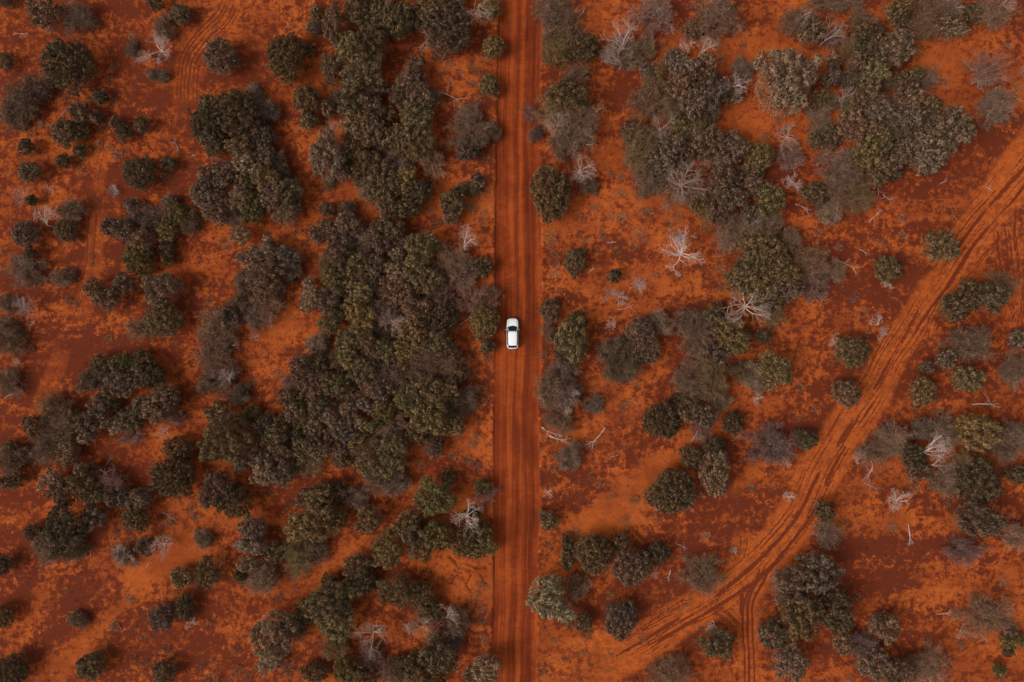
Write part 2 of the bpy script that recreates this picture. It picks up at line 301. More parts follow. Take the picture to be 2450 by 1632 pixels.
# ------------------------------------------------------------------ plant materials: colour comes from the object's own tone and a per-leaf variation, with shade painted into inner leaves
def tone_mat(name, rough, var, warm=0.0):
    m, nt, b = node_mat(name); n = nt.nodes; l = nt.links
    oi = n.new('ShaderNodeObjectInfo'); at = n.new('ShaderNodeAttribute'); at.attribute_name = 'leaf'
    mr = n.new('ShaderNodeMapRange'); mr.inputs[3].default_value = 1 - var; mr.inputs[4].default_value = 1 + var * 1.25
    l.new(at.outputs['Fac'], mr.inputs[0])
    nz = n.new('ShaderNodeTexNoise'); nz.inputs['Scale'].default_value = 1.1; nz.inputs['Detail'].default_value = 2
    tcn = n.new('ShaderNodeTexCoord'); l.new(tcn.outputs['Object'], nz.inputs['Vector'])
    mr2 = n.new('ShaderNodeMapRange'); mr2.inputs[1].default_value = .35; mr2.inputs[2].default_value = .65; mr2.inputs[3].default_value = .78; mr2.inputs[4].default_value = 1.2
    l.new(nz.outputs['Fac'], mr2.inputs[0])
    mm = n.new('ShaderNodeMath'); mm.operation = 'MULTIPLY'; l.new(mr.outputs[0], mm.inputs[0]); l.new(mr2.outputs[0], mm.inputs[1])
    sc = n.new('ShaderNodeVectorMath'); sc.operation = 'SCALE'; l.new(oi.outputs['Color'], sc.inputs[0]); l.new(mm.outputs[0], sc.inputs['Scale'])
    l.new(sc.outputs[0], b.inputs['Base Color']); b.inputs['Roughness'].default_value = rough; b.inputs['Specular IOR Level'].default_value = .2
    return m
LEAF = tone_mat('dry_foliage', .75, .58); TWIG = tone_mat('bare_twigs', .8, .60); DEADM = tone_mat('bleached_wood', .7, .22)
BARK, bnt, bb = node_mat('dark_bark'); bn = bnt.nodes
bz = bn.new('ShaderNodeTexNoise'); bz.inputs['Scale'].default_value = 9; br = bn.new('ShaderNodeValToRGB')
br.color_ramp.elements[0].color = (.045, .028, .02, 1); br.color_ramp.elements[1].color = (.14, .09, .065, 1)
bnt.links.new(bz.outputs['Fac'], br.inputs[0]); bnt.links.new(br.outputs[0], bb.inputs['Base Color']); bb.inputs['Roughness'].default_value = .9
TONE = dict(d=(.195, .122, .060), o=(.240, .148, .068), g=(.270, .165, .102), b=(.255, .146, .088), l=(.345, .220, .132), y=(.285, .185, .076), v=(.235, .170, .060), L=(.50, .36, .185), G=(.36, .25, .20),
            p=(.245, .135, .102), w=(.52, .37, .30), k=(.46, .26, .20))
def tube_mesh(name, segs, sides, mat, seed=0, tv=None):
    """segs: (p0, p1, r0, r1) tapered sticks, one mesh"""
    A = np.array([s[0] for s in segs], float); B = np.array([s[1] for s in segs], float)
    r0 = np.array([s[2] for s in segs]); r1 = np.array([s[3] for s in segs])
    d = B - A; d /= np.maximum(np.linalg.norm(d, axis=1, keepdims=True), 1e-6)
    ref = np.where(np.abs(d[:, 2:3]) < .9, np.array([[0, 0, 1.0]]), np.array([[1.0, 0, 0]]))
    u = np.cross(d, ref); u /= np.linalg.norm(u, axis=1, keepdims=True); v = np.cross(d, u)
    n = len(A); V = np.zeros((n, 2 * sides, 3))
    for k in range(sides):
        a = 2 * math.pi * k / sides; w = u * math.cos(a) + v * math.sin(a)
        V[:, k] = A + w * r0[:, None]; V[:, sides + k] = B + w * r1[:, None]
    base = (np.arange(n) * 2 * sides)[:, None]
    F = np.concatenate([base + np.array([[k, (k + 1) % sides, sides + (k + 1) % sides, sides + k]]) for k in range(sides)])
    me = mesh_np(name, V.reshape(-1, 3), F, [mat], True)
    rs = np.random.RandomState(seed); a = me.attributes.new('leaf', 'FLOAT', 'POINT'); a.data.foreach_set('value', np.repeat(rs.rand(n) if tv is None else tv, 2 * sides).astype(np.float32))
    return me
def leaf_mesh(name, C, D, Ln, W, mat, rs, tv=None, NO=None):
    """kite shaped leaves: root C, direction D, length Ln, width W"""
    D = D / np.maximum(np.linalg.norm(D, axis=1, keepdims=True), 1e-6)
    q = rs.normal(size=D.shape); S = np.cross(D, q); S /= np.maximum(np.linalg.norm(S, axis=1, keepdims=True), 1e-6)
    if NO is not None:                    # leaves face away from the middle of their lobe
        S = np.where(np.sum(np.cross(S, D) * NO, 1, keepdims=True) < 0, -S, S)
    n = len(C); V = np.zeros((n, 4, 3)); Ln = Ln[:, None]; W = W[:, None]
    V[:, 0] = C; V[:, 1] = C + D * Ln * .55 + S * W * .5; V[:, 2] = C + D * Ln; V[:, 3] = C + D * Ln * .55 - S * W * .5
    F = np.arange(n * 4).reshape(n, 4)
    me = mesh_np(name, V.reshape(-1, 3), F, [mat])
    a = me.attributes.new('leaf', 'FLOAT', 'POINT'); a.data.foreach_set('value', np.repeat(rs.rand(n) if tv is None else tv, 4).astype(np.float32))
    if NO is not None:
        nn = NO + rs.normal(size=NO.shape) * .42; nn /= np.linalg.norm(nn, axis=1, keepdims=True)
        me.polygons.foreach_set('use_smooth', np.ones(n, bool)); me.normals_split_custom_set_from_vertices(np.repeat(nn, 4, 0).tolist())
    return me
def crown(seed, R, H, pr, gap, tuft, nl_, ll, lw, lobes=.16, base=.25, flat=.75, inner=.30):
    """leafy lobes packed over a dome of radius R and height H; pr = lobe radius range; every lobe is covered with small leaf tufts"""
    rs = np.random.RandomState(seed); ph = rs.rand(4) * 6.28; puffs = []
    for t in range(5000):
        a = rs.rand() * 6.283; r = math.sqrt(rs.rand()) * R
        lim = R * (1 - lobes + lobes * (math.sin(2 * a + ph[0]) * .5 + math.sin(3 * a + ph[1]) * .6 + .5 * math.sin(5 * a + ph[2])))
        p = rs.uniform(*pr) * (1 if t < 1500 else .72)
        if r > lim - p * .6: continue
        x, y = r * math.cos(a), r * math.sin(a)
        if any((x - q[0]) ** 2 + (y - q[1]) ** 2 < ((p + q[3]) * gap) ** 2 for q in puffs): continue
        z = H * (base + (1 - base) * math.sqrt(max(0, 1 - (r / (R * 1.04)) ** 2)) * flat + rs.uniform(-.17, .17))
        puffs.append((x, y, max(z, p * .5), p))
    C = []; D = []; T = []; O = []
    for x, y, z, p in puffs:
        nt_ = max(6, int(3.6 * (p / tuft) ** 2 * .62)); d = rs.normal(size=(nt_, 3)); d /= np.linalg.norm(d, axis=1, keepdims=True)
        d[:, 2] = np.where(d[:, 2] < -.30, -d[:, 2], d[:, 2]); el = rs.uniform(.8, 1.15, 2)
        tc_ = np.array([[x, y, z]]) + d * (p * rs.uniform(.78, 1.0, nt_))[:, None] * np.array([[el[0], el[1], .95]])
        tv = rs.rand(nt_)
        C.append(np.repeat(tc_ - d * tuft * .45, nl_, 0)); D.append(np.repeat(d, nl_, 0) + rs.normal(size=(nt_ * nl_, 3)) * .62); T.append(np.repeat(tv, nl_)); O.append(np.repeat(d, nl_, 0))
        ni = int(nt_ * nl_ * inner); e = rs.normal(size=(ni, 3)); e /= np.linalg.norm(e, axis=1, keepdims=True); e[:, 2] = np.abs(e[:, 2]) * .8 - .2
        C.append(np.array([[x, y, z]]) + e * p * .55); D.append(e + rs.normal(size=(ni, 3)) * .8); T.append(rs.rand(ni) * .5); O.append(e)  # leaves inside a lobe get a darker tint, shade painted into their colour
    nf = int(3.14 * R * R * 95); fa = rs.rand(nf) * 6.283; fr = np.sqrt(rs.rand(nf)) * R * .80       # lower, inner foliage, tinted darker as painted shade between the lobes
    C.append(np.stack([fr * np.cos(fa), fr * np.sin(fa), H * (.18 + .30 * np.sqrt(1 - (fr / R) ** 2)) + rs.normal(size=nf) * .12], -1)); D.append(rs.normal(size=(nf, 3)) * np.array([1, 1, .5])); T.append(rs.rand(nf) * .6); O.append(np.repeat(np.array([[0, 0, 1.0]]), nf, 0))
    C = np.concatenate(C); D = np.concatenate(D); T = np.concatenate(T); O = np.concatenate(O); n = len(C)
    C = C + rs.normal(size=C.shape) * tuft * .16
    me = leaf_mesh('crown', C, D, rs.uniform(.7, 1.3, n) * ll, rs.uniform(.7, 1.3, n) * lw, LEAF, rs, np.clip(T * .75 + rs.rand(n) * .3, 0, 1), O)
    segs = []
    th = H * .22; tr = .05 + .03 * R; lean = rs.normal(size=2) * .1 * R
    def bez(a, b, r0, r1, k=4, sag=.2):
        a = np.array(a, float); b = np.array(b, float); m = (a + b) / 2 + np.array([0, 0, -abs(a[2] - b[2]) * sag]) + rs.normal(size=3) * .05 * R
        pts = [(1 - t) ** 2 * a + 2 * t * (1 - t) * m + t * t * b for t in np.linspace(0, 1, k + 1)]
        for i in range(k): segs.append((pts[i], pts[i + 1], r0 + (r1 - r0) * i / k, r0 + (r1 - r0) * (i + 1) / k))
        return pts
    fork = (lean[0], lean[1], th)
    bez((0, 0, -.15), fork, tr * 1.25, tr, 3, 0)
    nl = max(3, min(9, int(R * 2.4))); limbs = []
    for i in range(nl):
        a = i * 6.283 / nl + rs.uniform(-.3, .3); r = R * rs.uniform(.35, .6)
        limbs.append(bez(fork, (r * math.cos(a), r * math.sin(a), H * rs.uniform(.45, .62)), tr * .6, tr * .28))
    for x, y, z, p in puffs:
        best = min((pt for l_ in limbs for pt in l_[2:]), key=lambda q: (q[0] - x) ** 2 + (q[1] - y) ** 2 + .3 * (q[2] - z) ** 2)
        bez(best, (x, y, z), tr * .26, .012, 3, .1)
    return me, tube_mesh('trunk', segs, 5, BARK, seed)
def twiggy(seed, R, H, leafy):
    """many thin forking stems fanning out of one root, sparse grey leaves"""
    rs = np.random.RandomState(seed); main = []; fin = []; tips = []
    def grow(p, d, ln, r, lev, v):
        n = 3; q = p; v = rs.rand() if lev == 2 else v
        for i in range(n):
            d = d + rs.normal(size=3) * .16; d = d / np.linalg.norm(d)
            q2 = q + d * ln / n; (main if lev < 2 else fin).append((q, q2, r * (1 - .2 * i), r * (1 - .2 * (i + 1)), v)); q = q2
            if lev < 4 and i > 0 or lev < 1:
                for _ in range(2 if lev < 3 else 1):
                    e = d + rs.normal(size=3) * (.55 if lev else .5); e[2] += .12; e /= np.linalg.norm(e)
                    if lev < 4: grow(q, e, ln * rs.uniform(.5, .75), r * .64, lev + 1, v)
        if lev >= 3: tips.append((q, d))
    ns = max(7, int(6 + R * 3.0))
    for i in range(ns):
        a = i * 6.283 / ns * 1.0 + rs.uniform(-.5, .5); s = rs.uniform(.3, 1.0)
        d = np.array([math.cos(a) * s, math.sin(a) * s, rs.uniform(.35, 1.0)]); d /= np.linalg.norm(d)
        grow(np.array([0, 0, -.05]) + d * .05, d, R * rs.uniform(.42, .62), .030 + .011 * R, 0, .5)
    tw = tube_mesh('twigs', fin, 3, TWIG, seed, np.clip(np.array([s_[4] for s_ in fin]) * .8 + rs.rand(len(fin)) * .2, 0, 1)); st = tube_mesh('stems', main, 4, TWIG, seed + 1)
    lf = None
    if leafy:
        P = np.array([t[0] for t in tips]); D = np.array([t[1] for t in tips]); k = leafy
        keep = rs.rand(len(P)) < .55; P = P[keep]; D = D[keep]
        C = np.repeat(P, k, 0) + rs.normal(size=(len(P) * k, 3)) * .11; Dd = np.repeat(D, k, 0) + rs.normal(size=(len(C), 3)) * .8
        lf = leaf_mesh('leaves', C, Dd, rs.uniform(.10, .20, len(C)), rs.uniform(.04, .07, len(C)), LEAF, rs)
    mx = np.percentile(np.linalg.norm(np.array([s[1][:2] for s in fin]), axis=1), 93)
    return st, tw, lf, mx
VAR = {'P': [], 'B': [], 'T': []}
for R, n in ((.9, 3), (1.5, 5), (2.2, 6), (3.0, 4), (4.2, 2)):
    for k in range(n):
        H = 1.15 * R + 1.0
        VAR['P'].append((R, H) + crown(1000 + int(R * 100) + k, R, H, (.30, .52) if R < 1.2 else (.32, .58) if R < 2.5 else (.36, .70), .585, .15, 15, .19, .060, .17))
for R, n in ((.8, 4), (1.5, 4), (2.2, 4), (3.2, 3), (4.1, 1)):
    for k in range(n):
        H = 1.0 * R + .5
        VAR['B'].append((R, H) + crown(2000 + int(R * 100) + k, R, H, (.18, .34) if R < 1.2 else (.24, .46), .56, .14, 15, .17, .056, .12, .12, .88))
for R, n in ((1.0, 3), (1.8, 4), (2.8, 4)):
    for k in range(n):
        H = 1.0 * R + .4
        st, tw, lf, mx = twiggy(3000 + int(R * 100) + k, R, H, (4, 2, 6, 3)[k])
        VAR['T'].append((mx, H, tw, st, lf))
# the great puffed tree has its own crown of widely parted puffs
GREAT = (4.4, 5.6) + crown(4242, 4.4, 5.6, (.38, .78), .62, .16, 15, .19, .064, .26)

def dead_wood(seed, mode, R, ang, fat=1.0):
    """bare branches. R radiating, F fanned to one side, L lying on the soil, B dense ball of twigs"""
    rs = np.random.RandomState(seed); main = []; fin = []
    flat = {'R': .55, 'F': .55, 'L': .05, 'B': .7}[mode]
    def grow(p, d, ln, r, lev, mxl):
        n = 5 if lev == 0 else 4; q = p; curl = rs.normal() * .16
        for i in range(n):
            c, s = math.cos(curl), math.sin(curl); d = np.array([d[0] * c - d[1] * s, d[0] * s + d[1] * c, d[2]]) + rs.normal(size=3) * .12
            if mode == 'L': d[2] = rs.normal() * .05 + .02; curl *= .6
            elif lev: d[2] = abs(d[2]) * .8 + .06
            d = d / np.linalg.norm(d); q2 = q + d * ln / n; q2[2] = max(q2[2], r + .02)
            t0, t1 = 1 - .5 * i / n, 1 - .5 * (i + 1) / n
            (main if lev < 2 else fin).append((q, q2, r * t0 * fat, r * t1 * fat)); q = q2
            if lev < mxl and (i >= 1 or lev > 0) and rs.rand() < (.72 if lev else .70):
                e = d + rs.normal(size=3) * np.array([.65, .65, .3]); e /= np.linalg.norm(e)
                grow(q, e, ln * rs.uniform(.38, .62), max(r * t1 * .60, .008), lev + 1, mxl)
        if lev < mxl:
            for s in (-1, 1):
                a = s * rs.uniform(.25, .5); e = np.array([d[0] * math.cos(a) - d[1] * math.sin(a), d[0] * math.sin(a) + d[1] * math.cos(a), d[2]])
                grow(q, e, ln * rs.uniform(.35, .55), max(r * .5, .008), lev + 1, mxl)
    A = R_(ang)
    if mode == 'L':
        p = np.array([-math.cos(A) * R, -math.sin(A) * R, .08]); d = np.array([math.cos(A), math.sin(A), 0.02])
        nb = 1
        for k in range(nb): grow(p + rs.normal(size=3) * .03, d + np.array([rs.normal() * .12, rs.normal() * .12, 0]) * (k > 0), R * rs.uniform(.80, 1.0), .024 + .016 * min(R, 3), 0, 2)
    elif mode == 'B':
        for k in range(46):
            a = rs.rand() * 6.283; s = rs.uniform(.2, 1); d = np.array([math.cos(a) * s, math.sin(a) * s, rs.uniform(.35, 1)]); grow(np.array([0, 0, .02]), d / np.linalg.norm(d), R * rs.uniform(.55, .75), .013, 1, 2)
    else:
        n = {'R': 11 if R > 2 else 8, 'F': 6}[mode]; h0 = min(3.2, .78 * R)
        c0 = np.array([0, 0, h0]) if mode == 'R' else np.array([-math.cos(A) * R * .8, -math.sin(A) * R * .8, h0])
        main.append((c0 * np.array([1, 1, 0]) - np.array([0, 0, .1]), c0, .04 + .03 * R, .035 + .025 * R))
        for k in range(n):
            a = (k / n * 6.283 + rs.uniform(-.3, .3)) if mode == 'R' else A + rs.uniform(-.45, .45)
            d = np.array([math.cos(a), math.sin(a), rs.uniform(.25, .8)]); d /= np.linalg.norm(d)
            grow(c0, d, R * (rs.uniform(.45, .75) if mode == 'R' else rs.uniform(.70, 1.05)), .018 + .012 * R, 0, 3)
    return tube_mesh('branches', main if main else fin[:3], 5, DEADM, seed), (tube_mesh('twigs', fin, 3, DEADM, seed + 7) if fin and main else None)
